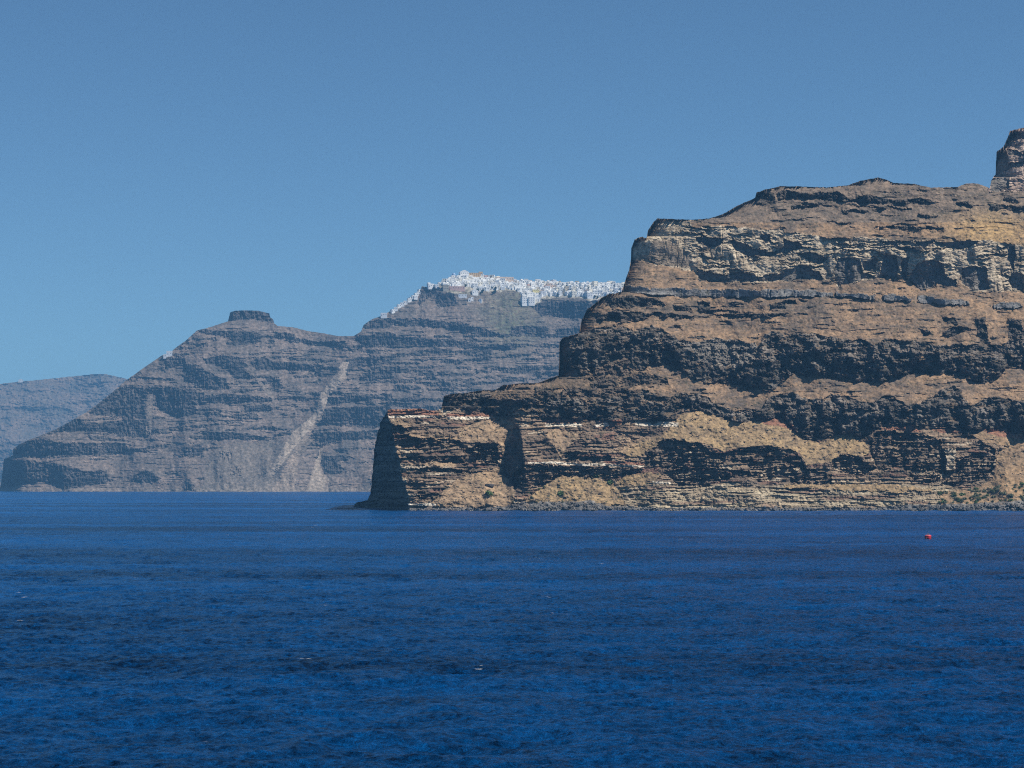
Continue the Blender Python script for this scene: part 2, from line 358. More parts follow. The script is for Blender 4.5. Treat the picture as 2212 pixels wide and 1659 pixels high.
ALC = reg(C4([(655, 1240), (720, 1160), (800, 1092), (860, 1085), (950, 1118), (1050, 1120), (1120, 1168), (1220, 1190), (1235, 1240), (1180, 1285), (900, 1292), (690, 1292)]),
          C4([(790, 1312), (900, 1295), (1180, 1290), (1390, 1312), (1440, 1362), (1300, 1342), (1160, 1392), (1120, 1424), (900, 1412), (840, 1352)]),
          C4([(1220, 1180), (1340, 1150), (1480, 1140), (1640, 1160)]) + C5([(0, 1160), (80, 1170), (130, 1240), (165, 1290), (330, 1330), (340, 1400), (60, 1400), (0, 1350)]) + C4([(1450, 1390), (1400, 1312), (1380, 1270), (1250, 1240)]),
          C5([(590, 1112), (640, 1042), (760, 1030), (860, 1060), (1000, 1060), (1085, 1100), (1115, 1200), (1120, 1300), (1060, 1400), (1000, 1400), (900, 1390), (820, 1290), (660, 1312), (620, 1220)]),
          C5([(1190, 1300), (1200, 1240), (1330, 1180), (1350, 1080), (1400, 1130), (1475, 1170), (1450, 1300), (1400, 1372), (1180, 1422), (1090, 1400), (1120, 1300)]),
          C5([(330, 1240), (400, 1185), (480, 1210), (560, 1240), (650, 1285), (540, 1350), (330, 1290)]),
          C1([(340, 720), (470, 710), (600, 730), (920, 740), (950, 830), (900, 800), (700, 800), (560, 820), (350, 790)]), C1([(370, 900), (700, 880), (940, 890), (1240, 900), (1250, 950), (900, 940), (500, 920)]),
          C1([(960, 830), (1120, 770), (1230, 770), (1260, 900), (1200, 930), (960, 920)]), C1([(430, 1000), (700, 980), (1130, 1020), (900, 1030)]),
          C1([(300, 600), (420, 620), (480, 680), (350, 690)]), C1([(1450, 960), (2212, 980), (2212, 1080), (1800, 1050), (1640, 1130), (1380, 1160), (1370, 1040)]),
          C4([(0, 1290), (660, 1300), (500, 1350), (430, 1385), (300, 1355), (0, 1340)]), C1([(1800, 860), (1900, 840), (2100, 880), (2212, 880), (2212, 930), (1820, 920)]),
          C1([(560, 1190), (780, 1210), (700, 1260), (570, 1260)]))
XW0, YW0 = XW, YW
XW, YW = X + 0.5*wx_, Y + 0.28*wy_
WHT = reg(C1([(300, 540), (560, 535), (740, 540), (740, 556), (500, 552), (310, 558)]), C1([(800, 548), (1000, 540), (1180, 548), (1180, 562), (1000, 575), (820, 570)]),
          C1([(1640, 606), (1760, 600), (1950, 612), (1950, 632), (1800, 626), (1650, 632)]), C4([(0, 975), (150, 965), (230, 985), (230, 1003), (0, 998)]),
          C4([(600, 965), (700, 972), (720, 992), (760, 965), (900, 975), (890, 1003), (700, 1000), (600, 995)]), C4([(320, 985), (400, 975), (420, 1000), (330, 1003)]),
          C1([(1500, 935), (1720, 935), (2030, 960), (2030, 970), (1700, 948), (1500, 945)]), C4([(0, 1243), (270, 1258), (600, 1270), (660, 1275), (660, 1285), (300, 1270), (0, 1255)]),
          C1([(440, 1290), (660, 1285), (720, 1300), (660, 1312), (460, 1310)]), C4([(720, 1380), (850, 1388), (850, 1400), (720, 1398)]))
RED = reg(C1([(300, 490), (480, 470), (700, 490), (740, 515), (740, 535), (300, 535)]), C1([(1640, 575), (1760, 560), (1850, 580), (1900, 560), (1960, 600), (1650, 608)]),
          C4([(420, 960), (505, 948), (505, 990), (440, 985)]), C4([(370, 1240), (660, 1250), (660, 1268), (400, 1260)]), C1([(800, 520), (1150, 520), (1200, 545), (800, 548)]),
          C5([(1010, 1020), (1100, 1010), (1250, 1045), (1100, 1045)]), C5([(-30, 965), (60, 985), (110, 1060), (60, 1030), (-30, 1000)]), C5([(600, 1020), (900, 990), (960, 1040), (800, 1030)]),
          C4([(1450, 950), (1560, 945), (1648, 955), (1648, 1000), (1500, 990)]), C5([(1350, 1020), (1480, 1020), (1667, 1060), (1667, 1090), (1480, 1070)]))
XW, YW = XW0, YW0
PILR = reg(C5([(1122, 1150), (1195, 1145), (1190, 1300), (1130, 1305)]))
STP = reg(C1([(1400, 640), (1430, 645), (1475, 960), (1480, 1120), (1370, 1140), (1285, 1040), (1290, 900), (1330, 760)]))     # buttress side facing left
VEG = reg(C5([(1080, 1460), (1250, 1435), (1450, 1430), (1667, 1400), (2900, 1400), (2900, 1500), (1667, 1500), (1500, 1545), (1200, 1545)]))

# ledges of scree inside the black flows, and rock steps poking out of the slopes
shelf = ((B1 | B2) & (fbm(X/34, Y/9, 301, 4, 0.6) > 0.27)) | ((B2 | HUMP) & (X < 1480) & (fbm(X/30, Y/10, 311, 4, 0.6) > 0.12))
shelf |= inside(C1([(1150, 330), (1400, 325), (1540, 345), (1540, 390), (1250, 400)]) , XW, YW) | inside(C1([(1590, 240), (1700, 220), (2020, 230), (2040, 300), (1760, 310), (1600, 290)]), XW, YW)
HUMP &= ~shelf
B1 &= ~shelf; B2 &= ~shelf
SMB = inside(C2([(960, 1120), (1100, 1130), (1300, 1250), (1290, 1390), (960, 1330), (910, 1300)]), XW, YW)
lower0 = (Y > np.interp(X, *np.array(B2_bot).T[[0, 1]]))
outc = (~(B1 | B2 | PUM | GW | ALC | TOWER | HUMP | RG | LEDG | lower0 | shelf)) & (perlin(X/55, Y/5.5, 303) + 0.6*fbm(X/16, Y/6, 305, 3) > 0.55)
outy = (YEL | RSL | FAN) & (fbm(X/14, Y/7, 307, 4, 0.65) > 0.27)
lower = (Y > np.interp(X, *np.array(B2_bot).T[[0, 1]]) )
cliffy = B1 | B2 | PUM | GW | ALC | TOWER
ALC &= fbm(X/18, Y/7, 331, 4, 0.65) < 0.22
# --- steepness
cot = 1.55 + 0.25*fbm(X/90, Y/60, 12, 3)
cot = np.where(lower, 0.75, cot)
cot[HUMP] = 0.7
cot[YEL | FAN | RSL] = 1.35
cot[RG] = 0.7
cot[B1 | B2] = 0.10
def frac(top, bot):
    a, b_ = np.array(sorted(top)), np.array(sorted(bot)); return (Y - np.interp(X, a[:, 0], a[:, 1]))/np.maximum(6, np.interp(X, b_[:, 0], b_[:, 1]) - np.interp(X, a[:, 0], a[:, 1]))
fB = np.where(B1, frac(B1_top, B1_bot), frac(B2_top, B2_bot)) + 0.35*fbm(X/26, Y/30, 341, 4, 0.6)
upB = (B1 | B2) & (fB < 0.45)
cot[B1 | B2] = -0.12; cot[upB] = 0.75
cot[LEDG] = -0.1
cot[outc] = 0.0; cot[outy] = 0.3; cot[shelf] = 1.2
cot[PUM] = 0.28
cot[TOWER] = 0.2
cot[PDK] = -0.12
cot[GW] = -0.15
cot[ALC] = 0.22
cot[PILR] = 0.3
R.cot = cot
# --- sideways turns
cpts = np.array([(1112, 884), (1088, 882), (1065, 880.6), (1030, 868), (994, 863), (964, 853), (928, 848), (900, 838), (880, 832)])[::-1]
corner = np.interp(Y, cpts[:, 0], cpts[:, 1]) + 2.5*fbm(X*0, Y/14, 77, 3)
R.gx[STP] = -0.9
# --- solve
D = R.solve(0.12, 1103.0)
# side of the cape
side = np.clip(corner - X, 0, None)
low = sstep(870, 900, Y)
D = D + low*1.55*side
# the upper tiers turn back at their left ends as well
Lf = np.full(Y.shape[0], 0.0)
for j in range(len(R.ys)):
    k = np.nonzero(R.in_[j] & (R.xs > 795))[0]
    Lf[j] = R.xs[k[0]] if len(k) else 2400
dl = X - Lf[:, None]
ed = np.where(Y > 878, 0, 1)*R.in_
D = D + ed*(18*np.exp(-np.clip(dl, 0, None)/13.0) + 14*np.exp(-np.clip(dl, 0, None)/50.0))
# second-order turns: left ends of the pumice blocks
# --- spurs and gullies, all in metres
D = D + 7.0*fbm(X/210, Y/260, 21, 3) + 3.2*fbm(X/70, Y/90, 25, 3)*(0.4 + 0.6*cliffy)
# --- rock relief per kind of rock
bas = (B1 | B2 | HUMP | RG | LEDG | outc | outy | shelf)
colm = ridged(X/16 + 0.6*fbm(X/30, Y/30, 31), Y/46, 30, 4, 0.6)
blob = fbm(X/11, Y/9, 35, 5, 0.62)
blob2 = fbm(X/27, Y/17, 36, 6, 0.64)
D = D - bas*(1.7*(colm-0.4) + 2.0*blob + 7.0*blob2)*np.where(outc | outy | shelf, 0.35, 1.0)
D = D - (B1 | B2)*(6.0*fbm(X/38, Y/60, 38, 2) + 3.0*np.abs(fbm(X/15, Y/22, 39, 2)))
bd1, bi1, fr1 = beds(X, Y, 9.5, 50, 10, 0.004)
bd2, bi2, fr2 = beds(X, Y, 4.2, 60, 8, 0.004)
tuff = lower & ~(YEL | RSL | VEG)
tw = np.where(FAN, 0.15, 1.0)*tuff
gt1 = 0.35 + 0.65*sstep(-0.2, 0.35, fbm(X/120, Y/24, 61, 3)); gt2 = sstep(-0.25, 0.4, fbm(X/70, Y/18, 63, 3) + 0.35*sstep(985, 1020, Y))
D = D + tw*(3.2*bd1*gt1 + 1.0*bd2*gt2 - 1.6*fbm(X/9, Y/7, 66, 4, 0.6) - 3.2*fbm(X/30, Y/18, 68, 3))
D = D + ALC*(2.5*bd2 + 2.4 + 3*fbm(X/14, Y/40, 71, 3))
D = D + PILR*(-4.0)
D = D + (3.0*(bd1 + 0.6*bd2) + 5*fbm(X/12, Y/25, 73, 4))*((X < corner) & (Y > 890))
# pumice scallops
sc_s = Y + 7*fbm(X/24, Y/16, 80, 3) + 3*fbm(X/8, Y/9, 84, 2)
scal = ridged(X/26, sc_s/6.5, 82, 3, 0.55)
amp_s = sstep(-0.25, 0.35, fbm(X/60, Y/40, 86, 2))
pm = (PUM | TOWER).astype(float)*np.where(SMB, 0.12, 1)
bp_, bpi, _ = beds(X, sc_s, 6.0, 182, 6)
bq_, bqi, _ = beds(X, sc_s + 4*fbm(X/16, Y/20, 188, 2), 11.0, 184, 6)
D = D + pm*(2.2*bp_ + 2.4*bq_)*(0.15+amp_s)*np.where(PDK, 0.2, 1) - pm*(0.7*(scal-0.3) + 3.0*fbm(X/30, Y/34, 88, 3))
D = D + PDK*2.4
gro = ridged(X/34, Y/190, 90, 2)          # upright flutes in the pumice
D = D - pm*1.2*np.clip(gro-0.3, 0, 1)*sstep(1850, 2000, X)
D = D - GW*2.2
joint = sstep(0.90, 0.99, 1 - np.abs(perlin((X + 4*fbm(X/30, Y/20, 93, 2))/19, Y/140, 92)))
D = D + (PUM | GW)*0.9*joint*sstep(-0.05, 0.3, fbm(X/80, Y/60, 94, 2))
# slopes: faint benches, stones, gullies
slope = ~(cliffy | bas | lower)
bd3, bi3, fr3 = beds(X, Y, 13, 95, 16, -0.01)
gate = sstep(0.0, 0.5, fbm(X/110, Y/26, 97, 3))
D = D + slope*(2.0*bd3*gate + 0.5*bd2*gate)
D = D - (slope | YEL | RSL | FAN)*(0.7*fbm(X/9, Y/7, 99, 5, 0.65) + 3.0*fbm(X/36, Y/26, 103, 4))
D = D - 0.9*fbm(X/5, Y/4, 107, 3, 0.7)*np.where(slope | YEL | RSL | FAN, 0.3, np.where(PUM | TOWER | GW, 0.35, 1.0))
R.mask_stone = (YEL | RSL)

# --- rock colours (by kind of rock
v1 = fbm(X/60, Y/34, 120, 4)[..., None]; v2 = fbm(X/9, Y/6, 124, 4, 0.65)[..., None]; v3 = fbm(X/150, Y/50, 128, 3)[..., None]
def mixc(a, b, t): t = np.clip(t, 0, 1); return np.array(a)*(1-t) + np.array(b)*t
v4 = fbm(X/26, Y/9, 132, 4, 0.6)[..., None]
C = mixc((0.120, 0.095, 0.076), (0.290, 0.188, 0.113), 0.48 + 0.8*v1 + 0.5*v3 + 0.8*v4 + 0.5*v2 + sstep(1650, 2250, X)[..., None]*0.15)
C = np.where((Y[..., None] < 480), mixc((0.120, 0.098, 0.080), (0.225, 0.165, 0.120), 0.5+v1+0.9*v4+0.5*v2) , C)
och = (Y[..., None] < 600) * np.exp(-(((X-2140)/90)**2 + ((Y-500)/40)**2))[..., None]
C = mixc(C, (0.36, 0.235, 0.105), och*(0.9 + v2))
# lower tuff colours vary bed by bed
bc = (perlin(bi2*0.37 + 5.5, X/90, 140))[..., None]; bc1 = (perlin(bi1*0.61 + 2.5, X/160, 142))[..., None]
CT = mixc((0.12, 0.088, 0.068), (0.31, 0.22, 0.145), 0.36 + (0.3+0.7*gt2[..., None])*(0.9*bc + 0.8*bc1) + 0.7*v1)
CT = np.where((bc > 0.34) & (gt2[..., None] > 0.55), mixc(CT, (0.50, 0.42, 0.31), 0.6), CT)
CT = np.where((bc < -0.42), mixc(CT, (0.22, 0.11, 0.08), 0.5), CT)
pale = (sstep(1030, 1060, Y)*sstep(1180, 1400, X))[..., None]
CT = mixc(CT, (0.40, 0.33, 0.22), pale*(0.5 + 0.5*bc))
C = np.where(tuff[..., None], CT, C)
def put(m, a, b, k=0.5):
    global C
    C = np.where(m[..., None], mixc(a, b, k + 0.8*v1 + 0.7*v2), C)
put(FAN, (0.20, 0.145, 0.10), (0.36, 0.245, 0.145))
put(YEL, (0.20, 0.145, 0.095), (0.36, 0.245, 0.125), 0.55)
put(RSL, (0.19, 0.135, 0.09), (0.34, 0.22, 0.12))
put(B1 | B2, (0.026, 0.024, 0.023), (0.20, 0.175, 0.15), 0.32 + 0.9*v4)  # black basalt, with sunlit facets and the shade lower down painted in
put(upB, (0.045, 0.040, 0.036), (0.24, 0.20, 0.165), 0.42 + 0.8*v4)  # upper half of the flows painted paler, as if sunlit
put(shelf, (0.07, 0.058, 0.048), (0.22, 0.15, 0.095))
put(outc, (0.05, 0.046, 0.042), (0.15, 0.12, 0.095)); put(outy, (0.06, 0.052, 0.045), (0.2, 0.155, 0.115))
put(HUMP, (0.05, 0.045, 0.042), (0.16, 0.12, 0.09), 0.45)
put(LEDG, (0.05, 0.048, 0.046), (0.13, 0.105, 0.085), 0.4)
put(RG, (0.09, 0.085, 0.08), (0.26, 0.22, 0.18))
put(PUM, (0.28, 0.215, 0.15), (0.52, 0.43, 0.31), 0.5)
put(TOWER, (0.30, 0.215, 0.165), (0.50, 0.38, 0.30), 0.5)
put(SMB, (0.20, 0.155, 0.115), (0.32, 0.25, 0.18))
put(PDK, (0.13, 0.12, 0.11), (0.22, 0.19, 0.16), 0.4)  # shade of the pumice hollows painted into the colour
put(GW, (0.17, 0.165, 0.16), (0.27, 0.25, 0.225), 0.4)
put(ALC, (0.105, 0.082, 0.064), (0.23, 0.175, 0.135), 0.5)  # tuff painted darker for the shade under the alcove overhangs
AB = (ALC & (bc[..., 0] > 0.25)); put(AB, (0.16, 0.12, 0.09), (0.26, 0.2, 0.14))  # some alcove beds painted lighter, as if catching light
put(WHT, (0.52, 0.45, 0.35), (0.68, 0.60, 0.48)); put(RED, (0.17, 0.085, 0.06), (0.34, 0.17, 0.105))
put(PILR, (0.34, 0.28, 0.2), (0.42, 0.34, 0.25))  # pillar painted paler, as sunlit between the dark alcoves
put(STP, (0.06, 0.055, 0.05), (0.13, 0.11, 0.09))  # shaded side of the buttress, its shade painted into the colour
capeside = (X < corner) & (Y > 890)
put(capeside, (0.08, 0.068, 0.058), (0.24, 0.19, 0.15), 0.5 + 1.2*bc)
rubb = (Y > np.interp(X, [790, 880, 1090, 1120, 1280, 1310, 1420, 1880, 1960, 2100, 2212, 2500], [1100, 1097, 1095, 1085, 1082, 1093, 1097, 1097, 1090, 1088, 1080, 1080]) + 4*fbm(X/12, Y/6, 160, 3))
put(rubb, (0.09, 0.085, 0.08), (0.22, 0.20, 0.18))
# tan crest of grass on top of the black flows
put(B1 & (fbm(X/20, Y/7, 150, 3) > 0.32), (0.10, 0.08, 0.06), (0.2, 0.14, 0.09))
# dark wet line at the water
wet = sstep(1098, 1102, Y)[..., None]
C = mixc(C, (0.05, 0.047, 0.042), wet*0.8)
C = C * (1 + 0.35*v2)
R.colr = np.clip(C, 0.015, 0.8)

drop = np.where(R.xs < 812, 0.35, 0.02)
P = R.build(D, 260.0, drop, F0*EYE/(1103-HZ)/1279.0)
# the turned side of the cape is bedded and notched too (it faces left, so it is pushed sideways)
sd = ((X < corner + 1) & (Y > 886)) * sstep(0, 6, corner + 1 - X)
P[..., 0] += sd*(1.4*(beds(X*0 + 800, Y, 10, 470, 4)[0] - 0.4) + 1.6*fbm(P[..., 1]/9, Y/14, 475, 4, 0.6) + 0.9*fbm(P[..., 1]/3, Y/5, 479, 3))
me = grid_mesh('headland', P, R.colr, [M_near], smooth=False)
o = link('headland', me); tag(o, kind='structure', label='layered brown and black volcanic headland at the right')

# ================================================================ THE FAR CALDERA CLIFF
Fm = Relief(-60, 1760, 1072, 560, 1.5, 1.15, 2660.0)
X, Y = Fm.X.astype(np.float32), Fm.Y.astype(np.float32)
SF = [(-60, 1072), (-4, 1070), (0, 1056), (4, 1030), (8, 992), (27, 984), (28.5, 970), (43, 959), (65, 949), (89, 940), (119, 928), (157, 907), (184, 892), (211, 873), (238, 851),
      (273, 821), (292, 808), (311, 794), (349, 768), (370, 760), (381, 750), (402, 735), (425, 714), (452, 707), (492, 694), (495.5, 681), (497, 674), (508, 671), (529, 670),
      (558, 671), (582, 677), (584, 686), (590.5, 689), (592, 698), (600, 704), (635, 707), (665, 715), (700, 720), (730, 726), (763, 726), (780, 716), (785, 702), (804, 689),
      (825, 682), (846, 670), (879, 653), (905, 634), (911, 618), (924, 620), (943, 620), (954, 611), (978, 602), (998, 597), (1038, 597), (1058, 602), (1152, 612), (1252, 614),
      (1354, 617), (1500, 622), (1640, 640), (1760, 660)]
Fm.silhouette(SF, lambda x: 1.0*fbm(x/8, x*0+1.3, 43, 4, 0.7))
wx_ = 9*fbm(X/26, Y/18, 2, 5, 0.66); wy_ = 7*fbm(X/20, Y/12, 6, 5, 0.70)
XW, YW = X+wx_, Y+wy_
mesa = reg(C7([(375, 345), (375, 240), (720, 240), (715, 355), (560, 330), (450, 330)]))
dk = reg(C7([(370, 415), (600, 420), (620, 500), (500, 515), (390, 480)]), C7([(150, 400), (240, 400), (370, 420), (370, 460), (160, 430)]), C7([(700, 420), (860, 430), (860, 470), (720, 470)]),
         C7([(880, 470), (1240, 490), (1240, 530), (1000, 520), (760, 480)]), C7([(1370, 340), (1573, 320), (1573, 390), (1360, 400)]), C7([(1310, 450), (1573, 430), (1573, 500), (1420, 515), (1300, 480)]),
         C7([(200, 610), (330, 590), (480, 605), (500, 700), (560, 760), (430, 770), (380, 690), (210, 650)]), C7([(540, 640), (620, 600), (720, 640), (900, 650), (1080, 660), (1040, 720), (850, 700), (700, 700), (570, 690)]),
         C7([(650, 740), (740, 760), (800, 830), (700, 830)]), C7([(0, 870), (210, 860), (200, 900), (350, 870), (690, 900), (700, 940), (500, 930), (200, 940), (0, 1000)]), C7([(480, 960), (690, 950), (690, 1000), (500, 1010)]),
         C7([(60, 700), (180, 690), (350, 760), (400, 830), (200, 840), (60, 780)]),
         C7([(150, 1150), (400, 1150), (660, 1180), (640, 1210), (300, 1205)]), C7([(60, 1250), (190, 1240), (190, 1310), (60, 1330)]), C7([(390, 1420), (470, 1400), (480, 1460), (400, 1470)]), C7([(320, 1290), (400, 1290), (410, 1350), (330, 1340)]),
         C7([(60, 1500), (110, 1490), (140, 1580), (60, 1580)]), C7([(1040, 1350), (1200, 1320), (1310, 1340), (1180, 1370), (1230, 1420), (1180, 1460), (1090, 1450), (1050, 1400)]),
         C7([(980, 1180), (1100, 1150), (1500, 1140), (1500, 1200), (1200, 1210), (1080, 1240)]), C7([(1100, 900), (1573, 870), (1573, 900), (1300, 930), (1080, 960)]), C7([(1060, 980), (1573, 950), (1573, 1100), (1200, 1110), (1010, 1100)]),
         C7([(1240, 620), (1380, 600), (1573, 600), (1573, 650), (1300, 680), (1220, 760), (1210, 720)]), C7([(1370, 720), (1573, 700), (1573, 760), (1330, 780)]), C7([(1140, 1270), (1250, 1280), (1240, 1305), (1160, 1300)]),
         C8([(0, 540), (200, 530), (230, 520), (420, 520), (700, 550), (900, 590), (1100, 640), (1120, 670), (1000, 690), (850, 650), (600, 600), (400, 590), (200, 570), (50, 600)]),
         C8([(0, 680), (230, 660), (400, 690), (620, 700), (850, 720), (950, 760), (1280, 740), (1250, 790), (900, 800), (700, 760), (400, 740), (200, 720), (0, 740)]),
         C8([(1405, 420), (1460, 360), (1620, 370), (1850, 370), (2400, 360), (2400, 500), (1850, 505), (1700, 518), (1560, 502), (1450, 492)]),
         C8([(398, 420), (420, 235), (590, 250), (590, 290), (520, 300), (460, 360)]), C8([(580, 300), (720, 300), (740, 400), (600, 420), (560, 400)]),
         C8([(1200, 600), (1300, 580), (1530, 600), (1530, 650), (1200, 650)]), C8([(1590, 610), (1800, 590), (1750, 680), (1600, 680)]),
         C6([(0, 1560), (30, 1310), (200, 1330), (400, 1350), (560, 1380), (700, 1420), (840, 1400), (880, 1500), (700, 1530), (520, 1560), (350, 1500), (180, 1520)]),
         C6([(80, 1290), (150, 1210), (330, 1150), (450, 1190), (1000, 1190), (1040, 1270), (800, 1290), (560, 1290)]),
         C6([(300, 1120), (600, 1000), (760, 1040), (1000, 1000), (1180, 1010), (1200, 1150), (900, 1110), (600, 1090)]), C6([(760, 900), (880, 800), (1000, 720), (1180, 760), (1170, 900), (1150, 990), (900, 980), (700, 960)]),
         C6([(1280, 520), (1480, 510), (1480, 560), (1330, 600)]), C6([(1240, 740), (1565, 770), (1565, 960), (1400, 990), (1240, 900)]), C6([(1060, 1450), (1160, 1400), (1300, 1480), (1200, 1510), (1070, 1500)]))
fan = reg(C7([(1240, 640), (1180, 740), (1080, 860), (1050, 1020), (930, 1180), (800, 1380), (690, 1600), (860, 1600), (900, 1300), (960, 1180), (1060, 1060), (1100, 900), (1240, 760)]),
          C7([(1050, 1270), (1010, 1400), (930, 1600), (1110, 1600), (1110, 1500), (1040, 1400), (1090, 1260)]))
fanl = reg(C7([(480, 610), (520, 640), (620, 780), (720, 900), (720, 950), (660, 870), (560, 740)]), C6([(1180, 800), (1240, 820), (1210, 1100), (1160, 1140)]),
           C7([(620, 1220), (1000, 1200), (700, 1600), (150, 1600), (300, 1250)]), C8([(530, 300), (560, 330), (420, 450), (350, 530), (320, 510)]))
bandn = perlin(X/150, (Y + 9*fbm(X/90, Y/40, 11, 3))/10.0, 201)*0.6 + 0.55*perlin(X/60, Y/6, 203) + 0.75*fbm(X/18, Y/10, 205, 4, 0.65)
dens = 0.15*np.exp(-((X-240)/130)**2) + 0.22*sstep(730, 820, X) + 0.1*np.exp(-((X-540)/120)**2) - 0.35*sstep(960, 1010, Y)
dens = dens - 0.5*sstep(735, 700, Y)
dkn = (bandn + dens) > 0.30
dkn &= ~(fan | fanl)
village = reg(C8([(400, 235), (600, 150), (800, 80), (2600, 100), (2600, 340), (2040, 340), (1890, 372), (1850, 340), (1480, 350), (1420, 400), (1310, 402), (1290, 300), (1250, 280), (930, 290), (860, 310), (650, 300), (590, 250)]))
dkn &= ~village
dk &= ~fan
chute = inside(C7([(1262, 640), (1228, 750), (1118, 880), (1066, 1020), (920, 1195), (820, 1320), (700, 1480), (670, 1460), (730, 1350), (850, 1150), (990, 1035), (1022, 970), (1058, 860), (1160, 730), (1210, 640)]), X+0.3*wx_, Y) | inside(C7([(1050, 1270), (1010, 1400), (960, 1580), (1090, 1580), (1085, 1500), (1030, 1400), (1075, 1265)]), X+0.4*wx_, Y)
fan |= chute; dk &= ~chute; dkn &= ~chute
cot = 1.25 + 0.3*fbm(X/80, Y/40, 210, 3)
cot[dkn] = 0.3; cot[dk] = 0.12; cot[mesa] = -0.05; cot[fan | fanl] = 1.3; cot[village] = 1.9
Fm.cot = cot
D = Fm.solve(0.5, 1062.0)
def gss(c, w): return np.exp(-((X-c)/w)**2)
cx_ = np.interp(Y, [780, 812, 850, 892, 945, 985, 1025], [750, 738, 703, 690, 648, 615, 585])     # the scree stands proud of its gully
D = D - 16*np.exp(-((X-cx_)/26)**2)*sstep(1040, 1000, Y)*sstep(770, 800, Y)
D = D + 75*np.exp(-np.clip(X-2, 0, None)/45.0) - 26*gss(480, 130) + 8*gss(700, 80) - 10*gss(930, 140) + 22*gss(1180, 120)
D = D + 11*fbm(X/95, Y/200, 220, 3) + 5*fbm(X/30, Y/60, 224, 3)
cr = (dk | mesa | dkn)
D = D - cr*(3.4*(ridged(X/9, Y/22, 230, 4, 0.6)-0.4) + 2.6*fbm(X/8, Y/5, 234, 4, 0.6)) 
b4, bi4, _ = beds(X, Y, 7.0, 240, 10)
D = D + (~village)*1.6*b4*(0.3+sstep(-.2,.4,fbm(X/60,Y/20,247,2)))*np.where(fan | fanl, 0.15, 1)
D = D - (~village)*1.5*fbm(X/7, Y/5, 244, 4, 0.65)
# the crag top rounds off to both sides
D = D + mesa*(18*np.exp(-np.clip(X-494, 0, None)/9) + 10*np.exp(-np.clip(592-X, 0, None)/9))
v1 = fbm(X/60, Y/34, 320, 4)[..., None]; v2 = fbm(X/7, Y/5, 324, 4, 0.65)[..., None]
v4 = fbm(X/30, Y/8, 332, 4, 0.6)[..., None]
C = mixc((0.100, 0.088, 0.080), (0.215, 0.165, 0.135), 0.5 + 0.9*v1 + 0.6*v4 + 0.5*v2)
grn = np.exp(-(((X-1105)/55)**2 + ((Y-705)/45)**2))[..., None] + 0.6*np.exp(-(((X-1120)/90)**2 + ((Y-650)/25)**2))[..., None]
C = mixc(C, (0.085, 0.115, 0.05), grn*(0.38+v2))
def put(m, a, b, k=0.5):
    global C
    C = np.where(m[..., None], mixc(a, b, k + 0.8*v1 + 0.9*v2), C)
put(dkn, (0.040, 0.040, 0.042), (0.14, 0.12, 0.105), 0.45)
put(dk | mesa, (0.035, 0.036, 0.040), (0.13, 0.11, 0.10), 0.4)
put(fanl, (0.12, 0.105, 0.092), (0.20, 0.162, 0.132)); put(fan, (0.19, 0.155, 0.125), (0.29, 0.225, 0.175))
put(chute, (0.24, 0.195, 0.155), (0.34, 0.275, 0.215))
put(village, (0.13, 0.12, 0.09), (0.42, 0.38, 0.31))
shore = sstep(1050, 1058, Y)[..., None]
C = mixc(C, (0.24, 0.2, 0.16), shore*(0.3+v2))
Fm.colr = np.clip(C*(1+0.5*v2), 0.012, 0.7)
P = Fm.build(D, 700.0, np.where((Fm.xs > 905), 0.02, 0.10), F0*EYE/(1062-HZ)/2660.0)
o = link('caldera_cliff', grid_mesh('caldera_cliff', P, Fm.colr, [M_far])); tag(o, kind='structure', label='hazy banded cliff behind with a crag on the left summit and a village on the right one')

# ================================================================ THE FARTHEST HILL
H = Relief(-420, 760, 1060, 780, 2.4, 1.8, 6000.0)
X, Y = H.X.astype(np.float32), H.Y.astype(np.float32)
H.silhouette([(-420, 900), (-250, 862), (-120, 840), (0, 829), (41, 824), (65, 822), (135, 815), (203, 807.5), (230, 808), (270, 817), (340, 842), (460, 872), (620, 930), (760, 985)], lambda x: 0.5*fbm(x/10, x*0, 45, 3))
H.cot = 1.5 + 0.4*fbm(X/60, Y/30, 410, 3)
dkh = (perlin(X/90, (Y+6*fbm(X/60, Y/40, 3))/12, 412) + 0.5*fbm(X/20, Y/8, 414, 3) + 0.5*sstep(930, 980, Y)*sstep(60, 0, X)) > 0.33
H.cot[dkh] = 0.4
D = H.solve(0.10, 1053.0) + 36*fbm(X/70, Y/110, 416, 4) + 10*fbm(X/8, Y/5, 418, 4, 0.6)
v2 = fbm(X/9, Y/6, 420, 4, 0.6)[..., None]; v1 = fbm(X/50, Y/25, 424, 3)[..., None]
C = mixc((0.10, 0.09, 0.075), (0.22, 0.16, 0.12), 0.45+0.8*v1+0.7*v2)
C = np.where(dkh[..., None], C*0.6, C)
H.colr = np.clip(C, 0.02, 0.6)
P = H.build(D, 1000.0, np.full(len(H.xs), 0.08), 7000/6000.0)
o = link('distant_hill', grid_mesh('distant_hill', P, H.colr, [M_far])); tag(o, kind='structure', label='blue hazy hill in the far distance at the left')

